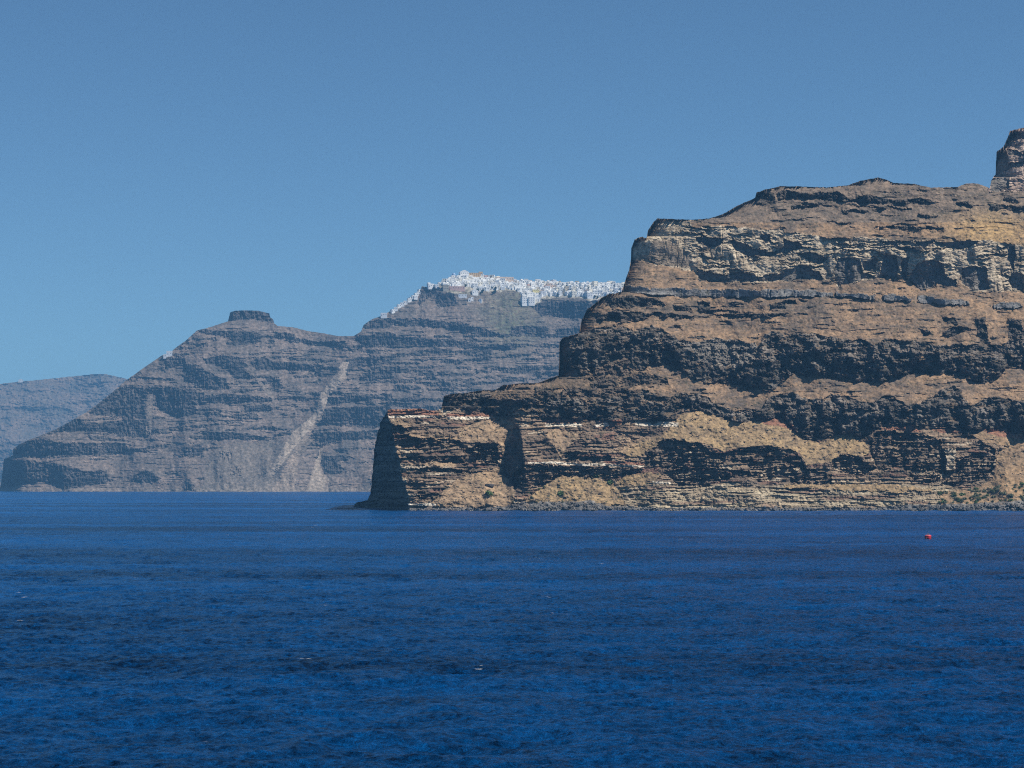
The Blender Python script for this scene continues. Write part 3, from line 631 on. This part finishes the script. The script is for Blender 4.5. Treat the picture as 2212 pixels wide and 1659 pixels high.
# ================================================================ THE SEA
rows = [-3300, -2000, -1200, -300, 0, 45, 80] + list(F0*EYE/np.arange(1740-HZ, 12, -1.1)[1:] ) + [5600, 7500, 9400]
rows = np.array(sorted(rows))
sx = np.concatenate([[-60, -25, -10, -4, -1.6, -0.8, -0.45, -0.32], np.linspace(-0.25, 0.25, 900), [0.32, 0.45, 0.8, 1.6, 4, 10, 25, 60]])
Yg, Sg = np.meshgrid(rows, sx, indexing='ij')
Xg = np.clip(Sg*np.maximum(Yg, 60), -9400, 9400)
amp = 1.0*(Yg > 82)*(np.abs(Sg) < 0.26)
def waves(x, y):
    h = 0
    for L, a, th, sd in ((18, .13, .10, 1), (9, .13, -.15, 2), (4.5, .10, .2, 3), (2.2, .065, -.3, 4), (1.1, .04, .1, 5)):
        c, s = math.cos(th), math.sin(th)
        n = perlin((x*c + y*s)/(L*1.15), (-x*s + y*c)/L, 500+sd)
        h = h + 1.6*a*(1 - 2*np.abs(n))
    return h
Zg = waves(Xg, Yg)*amp - 0.35*amp
Psea = np.stack([Xg, Yg, Zg], -1)
m, N, L, b = new_mat('sea_water')
b.inputs['Roughness'].default_value = 0.25
b.inputs['IOR'].default_value = 1.333; b.inputs['Specular IOR Level'].default_value = 0.06
tc = N.new('ShaderNodeTexCoord')
def noise(scale3, sc_, det, rough=0.6):
    mp = N.new('ShaderNodeMapping'); mp.inputs['Scale'].default_value = scale3
    L.new(tc.outputs['Object'], mp.inputs['Vector'])
    n = N.new('ShaderNodeTexNoise'); n.inputs['Scale'].default_value = sc_; n.inputs['Detail'].default_value = det; n.inputs['Roughness'].default_value = rough
    L.new(mp.outputs[0], n.inputs['Vector']); return n
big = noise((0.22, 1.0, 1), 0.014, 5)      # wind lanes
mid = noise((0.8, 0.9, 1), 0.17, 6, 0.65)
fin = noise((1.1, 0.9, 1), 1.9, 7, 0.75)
cr = N.new('ShaderNodeValToRGB')  # ramp paints bright sky-lit facets and dark troughs into the water colour
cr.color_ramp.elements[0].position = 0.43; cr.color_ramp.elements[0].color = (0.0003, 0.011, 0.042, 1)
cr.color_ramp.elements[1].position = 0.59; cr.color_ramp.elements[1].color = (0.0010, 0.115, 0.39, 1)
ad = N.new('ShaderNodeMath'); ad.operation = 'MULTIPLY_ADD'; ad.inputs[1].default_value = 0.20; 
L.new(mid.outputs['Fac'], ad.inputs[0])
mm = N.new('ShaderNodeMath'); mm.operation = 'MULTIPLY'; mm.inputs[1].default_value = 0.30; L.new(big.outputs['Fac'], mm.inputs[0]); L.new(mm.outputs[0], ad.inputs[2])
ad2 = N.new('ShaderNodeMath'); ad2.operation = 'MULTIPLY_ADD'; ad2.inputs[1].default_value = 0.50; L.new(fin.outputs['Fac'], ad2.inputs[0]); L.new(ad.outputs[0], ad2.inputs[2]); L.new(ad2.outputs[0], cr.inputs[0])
# rare foam crests
fo = noise((0.35, 1.0, 1), 0.5, 4, 0.6)
fm = N.new('ShaderNodeMapRange'); fm.inputs[1].default_value = 0.722; fm.inputs[2].default_value = 0.74
L.new(fo.outputs['Fac'], fm.inputs[0])
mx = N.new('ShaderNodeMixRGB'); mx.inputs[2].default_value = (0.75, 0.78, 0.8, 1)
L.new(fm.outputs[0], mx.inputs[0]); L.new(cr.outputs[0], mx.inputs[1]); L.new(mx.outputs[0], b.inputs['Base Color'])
bp = N.new('ShaderNodeBump'); bp.inputs['Strength'].default_value = 1.0; bp.inputs['Distance'].default_value = 0.9
L.new(fin.outputs['Fac'], bp.inputs['Height'])
bp2 = N.new('ShaderNodeBump'); bp2.inputs['Strength'].default_value = 0.8; bp2.inputs['Distance'].default_value = 3.0
L.new(mid.outputs['Fac'], bp2.inputs['Height']); L.new(bp2.outputs[0], bp.inputs['Normal']); L.new(bp.outputs[0], b.inputs['Normal'])
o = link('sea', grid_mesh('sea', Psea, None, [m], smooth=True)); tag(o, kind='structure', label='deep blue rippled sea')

# ================================================================ AIR
def box_verts(x0, y0, z0, x1, y1, z1):
    v = [(x0, y0, z0), (x1, y0, z0), (x1, y1, z0), (x0, y1, z0), (x0, y0, z1), (x1, y0, z1), (x1, y1, z1), (x0, y1, z1)]
    f = [(0, 3, 2, 1), (4, 5, 6, 7), (0, 1, 5, 4), (1, 2, 6, 5), (2, 3, 7, 6), (3, 0, 4, 7)]
    return v, f
hm = bpy.data.materials.new('sea_air'); hm.use_nodes = True
hn = hm.node_tree; hn.nodes.remove(hn.nodes['Principled BSDF'])
pv = hn.nodes.new('ShaderNodeVolumePrincipled'); pv.inputs['Color'].default_value = (0.22, 0.56, 1.0, 1)
pv.inputs['Density'].default_value = 0.95e-4; pv.inputs['Anisotropy'].default_value = 0.0
hn.links.new(pv.outputs[0], hn.nodes['Material Output'].inputs['Volume'])
v, f = box_verts(-9500, -3500, -60, 9500, 9500, 440)
o = link('haze', pymesh('haze', v, f, [hm])); tag(o, kind='stuff', label='pale blue haze of the sea air')
#__OBJECTS__
# ================================================================ BUILDINGS
M_white = plain('white_limewash', (0.80, 0.79, 0.76)); M_cream = plain('cream_limewash', (0.76, 0.71, 0.60))
M_peach = plain('peach_plaster', (0.70, 0.54, 0.42)); M_pink = plain('pink_plaster', (0.55, 0.36, 0.30)); M_ochre = plain('ochre_plaster', (0.55, 0.38, 0.20))
M_yell = plain('yellow_plaster', (0.72, 0.62, 0.27)); M_greyb = plain('grey_plaster', (0.58, 0.60, 0.63)); M_stone = plain('tan_stone', (0.50, 0.42, 0.30), var=0.3)
M_glass = plain('dark_window', (0.05, 0.06, 0.08), rough=0.25, var=0.05); M_wood = plain('blue_door', (0.05, 0.12, 0.22), rough=0.6)
M_dome = plain('pale_blue_dome', (0.25, 0.36, 0.52), rough=0.5); M_roof = plain('roof_plaster', (0.72, 0.71, 0.68)); M_tile = plain('dark_slate', (0.14, 0.11, 0.12))

HS = 1.15
class Geo:
    def __init__(s): s.v, s.f = [], []
    def box(s, x0, y0, z0, x1, y1, z1):
        b = len(s.v); v, f = box_verts(x0, y0, z0, x1, y1, z1)
        s.v += v; s.f += [tuple(i+b for i in q) for q in f]; return s
    def prism(s, pts, y0, y1):                       # outline in x,z pulled along y
        b = len(s.v); n = len(pts)
        s.v += [(x, y0, z) for x, z in pts] + [(x, y1, z) for x, z in pts]
        s.f += [tuple(b+i for i in range(n)), tuple(b+n+i for i in reversed(range(n)))]
        s.f += [(b+(i+1) % n, b+i, b+n+i, b+n+(i+1) % n) for i in range(n)]; return s
    def lathe(s, prof, seg=12, cx=0, cy=0):
        b = len(s.v); n = len(prof)
        for r, z in prof:
            for k in range(seg):
                a = 2*math.pi*k/seg; s.v.append((cx+r*math.cos(a), cy+r*math.sin(a), z))
        for i in range(n-1):
            for k in range(seg):
                k2 = (k+1) % seg; s.f.append((b+i*seg+k, b+i*seg+k2, b+(i+1)*seg+k2, b+(i+1)*seg+k))
        s.f.append(tuple(b+k for k in reversed(range(seg)))); s.f.append(tuple(b+(n-1)*seg+k for k in range(seg))); return s
    def make(s, name, mat, parent=None, smooth=False):
        return link(name, pymesh(name, s.v, s.f, [mat], smooth=smooth), parent)

def thing(name, label, cat, loc, rz=0.0, group=None):
    o = bpy.data.objects.new(name, None); col.objects.link(o); o.location = tuple(loc); o.rotation_euler = (0, 0, rz)
    o.empty_display_size = 2
    return tag(o, label, cat, group)

def copy_tree(o, parent=None):
    c = o.copy(); col.objects.link(c)
    if parent is not None: c.parent = parent
    for ch in list(o.children): copy_tree(ch, c)
    return c

def house(name, label, cat, loc, rz, w, d, h, wallm, kind='flat', nwin=2, floors=1, group=None, base=4.0, glass=None):
    """front faces -Y; walls with parapet roof, reveals with panes, a door"""
    w, d, h = w*HS, d*HS, h*HS
    t = thing(name, label, cat, loc, rz, group)
    x0, x1, y0, y1 = -w/2, w/2, -d/2, d/2
    g = Geo(); g.box(x0, y0, -base, x1, y1, h)
    if kind in ('flat', 'terrace'):
        p = 0.35
        g.box(x0, y0, h+0.003, x1, y0+.25, h+p); g.box(x0, y1-.25, h+0.003, x1, y1, h+p)
        g.box(x0, y0+.253, h+0.003, x0+.25, y1-.253, h+p); g.box(x1-.25, y0+.253, h+0.003, x1, y1-.253, h+p)
    g.make('wall', wallm, t)
    if kind == 'flat':
        Geo().box(x0+.26, y0+.26, h+.005, x1-.26, y1-.26, h+.12).make('roof', M_roof, t)
    elif kind == 'terrace':
        Geo().box(x0+.26, y0+.26, h+.005, x1-.26, y1-.26, h+.10).make('roof', M_roof, t)
        Geo().box(x0+.3, 0.2, h+.103, x0+w*.5, y1-.3, h+2.3).make('roof_room', wallm, t)
    elif kind == 'vault':
        pts = [(w/2*math.cos(a), h+.003+w*0.33*math.sin(a)) for a in [math.pi*k/8 for k in range(9)]]
        Geo().prism(pts[::-1], y0, y1).make('roof', wallm, t)
    elif kind == 'gable':
        Geo().prism([(x0-.1, h+.003), (0, h+w*.24), (x1+.1, h+.003)], y0-.1, y1+.1).make('roof', M_roof, t)
    elif kind == 'dome':
        r = min(w, d)*.36
        Geo().lathe([(r, h+.003), (r, h+r*.35)] + [(r*math.cos(a), h+r*.35+r*math.sin(a)) for a in [math.pi/2*k/5 for k in range(1, 5)]] + [(0.05, h+r*1.36)], 14).make('dome', M_dome, t, True)
    fh = h/floors
    for fl in range(floors):
        zb = fl*fh
        for k in range(nwin):
            cx = x0 + w*(k+.5)/nwin
            if fl == 0 and k == 0:
                Geo().box(cx-.5, y0-.06, zb+.02, cx+.5, y0+.05, zb+min(2.1, fh*.75)).make('door', M_wood, t)
            else:
                Geo().box(cx-.5, y0-.05, zb+fh*.32, cx+.5, y0+.05, zb+fh*.32+min(1.3, fh*.42)).make('window', glass or M_glass, t)
    return t

def on(Rl, px, py, dz=0.0):
    p = Rl.at(px, py); return (float(p[0]), float(p[1]), float(p[2])+dz)

# --- buildings one can point at
UN = [
 ('church', 'white chapel with small pale blue dome at the left end of the village summit', 'church', 980, 600, .25, 8, 8, 4.5, M_white, 'dome', 2, 1),
 ('mansion', 'large white gabled house at the very top of the village, left of the ochre building', 'house', 1002, 599, .3, 13, 9, 7.0, M_white, 'gable', 4, 2),
 ('long_house', 'long ochre stone building at the top of the village, right of the white gabled house', 'building', 1024, 599, .2, 15, 8, 5.6, M_ochre, 'flat', 5, 2),
 ('tower_house', 'tall narrow ochre corner tower at the right end of the long ochre building', 'tower', 1038, 600, .2, 5, 6, 8.0, M_ochre, 'flat', 2, 2),
 ('long_house', 'long peach building with a row of windows on the village skyline', 'building', 1091, 606, .15, 24, 8, 4.5, M_peach, 'flat', 7, 1),
 ('white_house', 'lone white house standing on the dark rock bluff left of the village', 'house', 930, 620, .4, 9, 7, 4.5, M_white, 'terrace', 3, 1),
 ('church', 'tan gabled chapel front at the left edge of the village', 'church', 963, 626, .1, 8, 7, 6.5, M_stone, 'gable', 3, 2),
 ('terrace_house', 'long pink terrace building below the summit at the left of the village', 'building', 987, 625, .2, 22, 6, 3.6, M_pink, 'flat', 6, 1),
 ('yellow_house', 'pale yellow house in the lower middle of the village', 'house', 1157, 635, .2, 9, 7, 5.5, M_yell, 'flat', 3, 2),
 ('hotel', 'tall white block with rows of dark windows at the lowest corner of the village', 'hotel', 1133, 657, .35, 10, 8, 9.5, M_white, 'flat', 4, 3),
 ('hotel', 'white three storey block directly right of the lowest corner block', 'hotel', 1147, 656, .25, 9, 8, 9.0, M_white, 'flat', 3, 3),
 ('hotel', 'white two storey block with terrace room above the lowest corner block', 'hotel', 1145, 642, .3, 11, 8, 6.0, M_white, 'terrace', 4, 2),
 ('hut', 'lowest left of three small white huts on the slope under the village', 'hut', 1014, 651, .1, 4, 4, 3.0, M_white, 'vault', 1, 1),
 ('hut', 'upper of three small white huts on the slope under the village', 'hut', 1019.5, 647, .2, 3.6, 4, 2.8, M_white, 'flat', 1, 1),
 ('hut', 'rightmost of three small white huts on the slope under the village', 'hut', 1038, 651, -.2, 4.4, 4, 2.8, M_white, 'gable', 1, 1),
 ('white_house', 'long low white house with its terrace on the dark slope left of the three huts', 'house', 999, 640, .1, 12, 5, 2.2, M_white, 'flat', 3, 1),
 ('white_house', 'white house with sloping roof at the village edge above the three huts', 'house', 1025, 634, .4, 9, 7, 3.8, M_white, 'gable', 3, 1),
 ('white_house', 'larger white house at the foot of the ridge line left of the village', 'house', 829, 683, .1, 9, 7, 4.0, M_white, 'flat', 3, 1),
 ('farmhouse', 'white farmhouse with two dark openings on the left flank of the crag ridge', 'farmhouse', 366, 767, .1, 8, 6, 5.0, M_white, 'flat', 2, 1),
 ('shed', 'tiny white shed just left of the farmhouse on the crag ridge', 'shed', 357, 770, .1, 5, 5, 2.4, M_white, 'flat', 1, 1),
]
for (nm, lb, ct, px, py, rz, w, d, h, mt_, kd, nw, fl) in UN:
    house(nm, lb, ct, on(Fm, px, py, 0.3), rz, w, d, h, mt_, kd, nw, fl)
house('chapel', 'tiny white chapel on the skyline of the distant blue hill', 'chapel', on(H, 45, 824, 0.2), 0.2, 13, 9, 4.5, M_white, 'gable', 3, 1)

# --- the houses packed along the rim
kinds = [('white', M_white, .66), ('cream', M_cream, .18), ('peach', M_peach, .05), ('grey', M_greyb, .05), ('pink', M_pink, .02), ('pale stone', M_stone, .03)]
shapes = {'flat': ('flat roofed', 1), 'terrace': ('terraced', 1), 'vault': ('vaulted', 1), 'tall': ('tall two storey', 2)}
protos = {}
def proto_house(cn, mt_, sh, v):
    key = (cn, sh, v)
    if key not in protos:
        r = random.Random(hash((cn, sh, v)) & 0 | (len(protos)*7+3))
        w, d = 4.3 + 1.4*v, 5.2 + r.random()
        h = {'flat': 3.4, 'terrace': 3.0, 'vault': 2.8, 'tall': 5.3}[sh]
        lab = '%s %s house packed among the others in the cliff top village' % (cn, shapes[sh][0])
        grp = '%s %s houses of the cliff top village' % (cn, shapes[sh][0])
        protos[key] = [house('village_house', lab, 'house', (0, 0, 0), 0, w, d, h, mt_, 'flat' if sh == 'tall' else sh, 2 + (v > 1), shapes[sh][1], grp, base=3.5), False]
    t, used = protos[key]
    if not used:
        protos[key][1] = True; return t
    return copy_tree(t)
dense = C8([(600, 200), (700, 158), (780, 128), (940, 132), (1020, 165), (1400, 200), (1800, 207), (2205, 222), (2190, 290), (2040, 325), (1890, 340), (1700, 318), (1500, 322), (1420, 385),
            (1330, 385), (1290, 300), (1250, 268), (930, 275), (850, 235), (650, 262), (600, 235)])
rh = random.Random(5)
n_h = 0
py = 600.0
while py < 656:
    px = 950.0 + rh.random()*4
    while px < 1354:
        qx, qy = px + rh.uniform(-2, 2), py + rh.uniform(-1.6, 1.6)
        if inside(dense, np.array([[qx]]), np.array([[qy]]))[0, 0] and rh.random() < 0.90 and n_h < 264:
            u = rh.random(); acc = 0
            for cn, mt_, pr in kinds:
                acc += pr
                if u < acc: break
            sh = rh.choice(['flat', 'flat', 'terrace', 'vault', 'tall']); v = rh.choice([0, 1, 2])
            if cn in ('pink', 'pale stone', 'peach') and sh in ('vault',): sh = 'flat'
            t = proto_house(cn, mt_, sh, v)
            t.location = on(Fm, qx, qy, 0.2 + rh.random()*0.8); t.rotation_euler = (0, 0, rh.uniform(-.15, .75))
            n_h += 1
        px += 6.3 + rh.random()*2.0
    py += 5.4
# houses stepping down the ridge left of the village
rid = [(848, 672), (855, 667), (862, 661), (869, 657), (876, 653), (884, 648), (888, 644), (893, 641), (899, 636), (897, 642), (904, 632), (907, 627), (943, 617), (950, 611), (957, 606), (964, 602)]
pr_ = None
for i, (px, py) in enumerate(rid):
    if pr_ is None:
        pr_ = house('village_house', 'small white house in the string stepping down the ridge left of the village', 'house', (0, 0, 0), 0, 5.5, 5, 3.0, M_white, 'flat', 2, 1, 'white houses strung down the ridge', base=3)
        t = pr_
    else: t = copy_tree(pr_)
    t.location = on(Fm, px, py+2, 0.2); t.rotation_euler = (0, 0, rh.uniform(0, .6))
g = Geo(); gw = Geo()                       # the small ones filling every gap between the houses
for i in range(900):
    px, py = rh.uniform(950, 1354), rh.uniform(597, 657)
    if not inside(dense, np.array([[px]]), np.array([[py]]))[0, 0]: continue
    x, y, z = on(Fm, px, py, 0); w, d, h = rh.uniform(3, 7), rh.uniform(3, 6), rh.uniform(1.8, 4.2)
    b0 = len(g.v); g.box(-w/2, -d/2, -4, w/2, d/2, h); a = rh.uniform(-.2, .8); c_, s_ = math.cos(a), math.sin(a)
    g.v[b0:] = [(x+vx*c_-vy*s_, y+vx*s_+vy*c_, z+vz) for vx, vy, vz in g.v[b0:]]
t = g.make('houses', M_white); tag(t, 'the smallest white houses and walls filling the gaps of the cliff top village', kind='stuff')

# ================================================================ TREES, BUSHES, BOULDERS
def leaf_mat(name, c):
    return plain(name, c, rough=0.9, var=0.4, scale=1.2)
M_leaf = leaf_mat('dark_leaves', (0.035, 0.06, 0.028)); M_green = leaf_mat('green_leaves', (0.10, 0.17, 0.05)); M_sage = leaf_mat('sage_leaves', (0.20, 0.22, 0.13)); M_bark = plain('bark', (0.10, 0.07, 0.05))
def leaf_cloud(rx, ry, rz_, cz, n, size, seed):
    r = np.random.RandomState(seed); V = []; Fc = []
    cl = r.normal(size=(9, 3)); cl /= np.linalg.norm(cl, axis=1)[:, None]; cl *= r.uniform(.25, .75, (9, 1))
    for i in range(n):
        c = cl[r.randint(9)] + r.normal(size=3)*.22
        if c[2] < -0.6: c[2] = -0.6
        p = np.array([c[0]*rx, c[1]*ry, cz + c[2]*rz_])
        a, b_ = r.normal(size=3), r.normal(size=3); a /= np.linalg.norm(a); b_ = np.cross(a, b_); b_ /= np.linalg.norm(b_)
        s_ = size*r.uniform(.6, 1.3); k = len(V)
        V += [tuple(p - a*s_), tuple(p + b_*s_*.5), tuple(p + a*s_), tuple(p - b_*s_*.5)]; Fc.append((k, k+1, k+2, k+3))
    return V, Fc
def tree(label, loc, h, w, seed, group):
    t = thing('tree', label, 'tree', loc, 0, group)
    g = Geo(); g.lathe([(.3, -1), (.24, h*.3), (.14, h*.6), (.05, h*.85)], 7)
    for a in (0.4, 2.3, 4.4):
        b = len(g.v); d = Vector((math.cos(a), math.sin(a), .9)); st = Vector((0, 0, h*.35)); en = st + d*h*.28
        for q in (st, en):
            rr = .11 if q is st else .04
            g.v += [(q.x+rr, q.y, q.z), (q.x-rr*.5, q.y+rr*.87, q.z), (q.x-rr*.5, q.y-rr*.87, q.z)]
        g.f += [(b, b+1, b+4, b+3), (b+1, b+2, b+5, b+4), (b+2, b, b+3, b+5)]
    g.make('trunk', M_bark, t)
    V, Fc = leaf_cloud(w, w*.8, h*.36, h*.66, 420, .55, seed)
    link('crown', pymesh('crown', V, Fc, [M_leaf]), t)
for i, (px, py, h, w) in enumerate([(1046, 601, 3.6, 2.8), (1052, 601, 4.0, 3.2), (1059, 602.5, 4.6, 2.6)]):
    tree(['low dark tree touching the ochre tower on the village skyline', 'broad dark tree in the middle of the three on the village skyline', 'tallest and rightmost of the three dark trees on the village skyline'][i],
         on(Fm, px, py, 0), h*1.3, w*1.3, 60+i, None)
darktree = None
rt = random.Random(11); k = 0
while k < 26:
    px, py = rt.uniform(1000, 1330), rt.uniform(612, 668)
    if inside(dense, np.array([[px]]), np.array([[py]]))[0, 0] and rt.random() > .25: continue
    if py > 640 + (px > 1160)*6: continue
    if darktree is None:
        tree('small dark green tree growing between or just below the village houses', on(Fm, px, py, 0), 4.2, 2.6, 80, 'small dark trees of the village')
        darktree = [o for o in col.objects if o.name.startswith('tree')][-1]
        darktree = max((o for o in col.objects if o.get('group') == 'small dark trees of the village'), key=lambda q: q.name)
    else:
        c = copy_tree(darktree); c.location = on(Fm, px, py, 0); s_ = rt.uniform(.7, 1.3); c.scale = (s_, s_, s_); c.rotation_euler = (0, 0, rt.random()*6)
    k += 1

def bush_mesh(name, mat, seed, rx=1.0, rz_=.6):
    V, Fc = leaf_cloud(rx, rx, rz_, rz_*.55, 170, .26, seed)
    return pymesh(name, V, Fc, [mat])
def bush(label, mesh, loc, s_, group=None, rz=0):
    o = link('bush', mesh); o.location = loc; o.scale = (s_, s_, s_); o.rotation_euler = (0, 0, rz); return tag(o, label, 'bush', group)
bm_s = [bush_mesh('sage_bush', M_sage, 90+i) for i in range(3)]; bm_g = [bush_mesh('green_bush', M_green, 95+i) for i in range(3)]
bush('bright green bush below the round dark boulder in the pale scree', bm_g[0], on(R, 1057, 1069, -.1), 2.6)
for lb, px, py, s_ in [('green bush near the top of the yellow mound, left of its middle', 1288, 1030, 2.2), ('green bush on the upper right of the yellow mound beside the dark gully', 1318, 1044, 2.0),
                       ('dark green bush on the rocks at the lower left of the yellow mound', 1211, 1068, 2.2)]:
    bush(lb, bm_g[1], on(R, px, py, -.1), s_)
rb = random.Random(21)
cnt = 0
while cnt < 130:
    px = rb.uniform(2020, 2260) if rb.random() < .75 else rb.uniform(1080, 1420)
    if px > 1500:
        t_ = (px-2020)/240; py = rb.uniform(1066 - 26*t_, 1088 - 4*t_)
    else: py = rb.uniform(1040, 1086)
    if px < 1500 and rb.random() < .3: continue
    g_ = rb.random() < .35
    if px > 1500: lb, gr = ('%s shrub on the vegetated bank above the boulders at the right' % ('fresh green' if g_ else 'grey green'), '%s shrubs on the right hand bank' % ('fresh green' if g_ else 'grey green'))
    else: lb, gr = ('%s shrub dotted on the yellow mound and scree by the shore' % ('small green' if g_ else 'small grey green'), '%s shrubs on the yellow mound' % ('small green' if g_ else 'small grey green'))
    bush(lb, (bm_g if g_ else bm_s)[rb.randrange(3)], on(R, px, py, -.1), rb.uniform(.6, 1.4) if px > 1500 else rb.uniform(.4, .9), gr, rb.random()*6)
    cnt += 1

# boulders
def rock_shape(seed, sub=2):
    import bmesh
    bm = bmesh.new(); bmesh.ops.create_icosphere(bm, subdivisions=sub, radius=1.0)
    r = np.random.RandomState(seed); pl = r.normal(size=(9, 3)); pl /= np.linalg.norm(pl, axis=1)[:, None]; dd = r.uniform(.45, .8, 9)
    V = np.array([v.co[:] for v in bm.verts])
    for n_, d_ in zip(pl, dd):
        t = V @ n_ - d_; V = V - np.clip(t, 0, None)[:, None]*n_
    Fc = [tuple(v.index for v in f.verts) for f in bm.faces]; bm.free()
    return V*np.array([1.25, 1, .85]), Fc
M_bould = plain('boulder_grey', (0.16, 0.15, 0.14), var=0.5, scale=0.5); M_bould2 = plain('boulder_brown', (0.25, 0.19, 0.14), var=0.4, scale=0.5); M_bould3 = plain('boulder_dark', (0.06, 0.052, 0.048), var=0.4, scale=0.5)
shp = [rock_shape(200+i) for i in range(4)]
rocks = [pymesh('boulder', V, Fc, [mt_]) for (V, Fc), mt_ in zip(shp, (M_bould, M_bould2, M_bould, M_bould3))]
def band(px):
    xs = [790, 880, 1090, 1120, 1280, 1310, 1420, 1880, 1960, 2100, 2212, 2500]
    return (np.interp(px, xs, [1097, 1098, 1096, 1087, 1084, 1094, 1098, 1098, 1092, 1090, 1084, 1084]),
            np.interp(px, xs, [.2, .8, 1, 1, 1, 1, .45, .4, 1, 1, 1, 1]))
rk = random.Random(31); n = 0
while n < 150:
    px = rk.uniform(860, 2215); top, dn = band(px)
    if rk.random() > dn: continue
    py = rk.uniform(top, 1103.5); kk = rk.randrange(4)
    o = link('boulder', rocks[kk]); s_ = rk.uniform(.8, 1.7); o.location = on(R, px, py, -.15*s_); o.scale = (s_, s_*rk.uniform(.7, 1.1), s_*rk.uniform(.6, 1)); o.rotation_euler = (rk.random(), rk.random(), rk.random()*6)
    cn = ['grey', 'brown', 'grey', 'near black'][kk]
    tag(o, '%s boulder in the rubble at the foot of the near headland' % cn, 'boulder', '%s boulders along the near shore' % cn); n += 1
V_, F_ = [], []
lowp = [rock_shape(240+i, 1) for i in range(4)]
for i in range(3800):
    px = rk.uniform(800, 2420); top, dn = band(px)
    if rk.random() > dn: continue
    py = top + (1104-top)*rk.random()**.7; sv, sf = lowp[rk.randrange(4)]; s_ = rk.uniform(.3, .85); a = rk.random()*6; c_, d_ = math.cos(a), math.sin(a)
    p = np.array(on(R, px, py, 0)); q = sv*s_; q = np.stack([q[:, 0]*c_-q[:, 1]*d_, q[:, 0]*d_+q[:, 1]*c_, q[:, 2]], -1) + p
    b0 = len(V_); V_ += [tuple(x) for x in q]; F_ += [tuple(j+b0 for j in f) for f in sf]
o = link('rubble', pymesh('rubble', V_, F_, [M_bould])); tag(o, kind='stuff', label='loose grey rubble along the waterline')
o = link('boulder', rocks[3]); o.location = on(R, 1059, 1050, .2); o.scale = (2.4, 1.8, 1.9); tag(o, 'large round dark boulder standing alone in the pale scree near the cape', 'boulder')
# flat reef off the cape
dref = F0*EYE/(1098.5-HZ)
xr = (750-CX)/F0*dref
V, Fc = rock_shape(260, 2); o = link('flat_rock', pymesh('flat_rock', V, Fc, [M_bould2])); o.location = (xr, dref, 0.05); o.scale = (5.2, 3, .5); tag(o, 'flat pale rock awash at the tip of the cape', 'rock')

# ================================================================ MOORING BUOY
M_red = plain('red_paint', (0.62, 0.03, 0.045), rough=0.4, var=0.15, scale=1.5); M_pale = plain('pale_red_deck', (0.66, 0.22, 0.22), rough=0.6); M_steel = plain('rusty_steel', (0.16, 0.12, 0.10), rough=0.6)  # deck plate in a paler red than the float body
dist = F0*EYE/(1164-HZ); bx = (2005-CX)/F0*dist
t = thing('mooring_buoy', 'red barrel shaped mooring buoy floating alone in front of the headland', 'buoy', (bx, dist, 0.0), 0.3)
t.rotation_euler = (0.05, -0.06, 0.3)
r_ = .70
Geo().lathe([(r_*.7, -.45), (r_*.96, -.3), (r_, -.1), (r_, .25), (r_*1.06, .28), (r_*1.06, .38), (r_, .41), (r_, .66), (r_*.93, .76), (r_*.8, .79)], 28).make('float_body', M_red, t, False)
Geo().lathe([(r_*.78, .793), (r_*.72, .85), (.15, .86)], 24).make('deck_plate', M_pale, t)
g = Geo(); n1, n2 = 14, 6; b0 = 0
for i in range(n1):
    a = 2*math.pi*i/n1
    for j in range(n2):
        bb = 2*math.pi*j/n2; rr = .19 + .045*math.cos(bb); g.v.append((rr*math.cos(a), .045*math.sin(bb), 1.02 + rr*math.sin(a)))
for i in range(n1):
    for j in range(n2):
        g.f.append((i*n2+j, ((i+1) % n1)*n2+j, ((i+1) % n1)*n2+(j+1) % n2, i*n2+(j+1) % n2))
g.make('mooring_ring', M_steel, t)
for a in range(4):
    g = Geo(); c_, s_ = math.cos(a*math.pi/2+.6), math.sin(a*math.pi/2+.6)
    x, y = c_*(r_*1.06+.05), s_*(r_*1.06+.05); g.box(x-.05, y-.05, .07, x+.05, y+.05, .55); g.make('fender', M_steel, t)
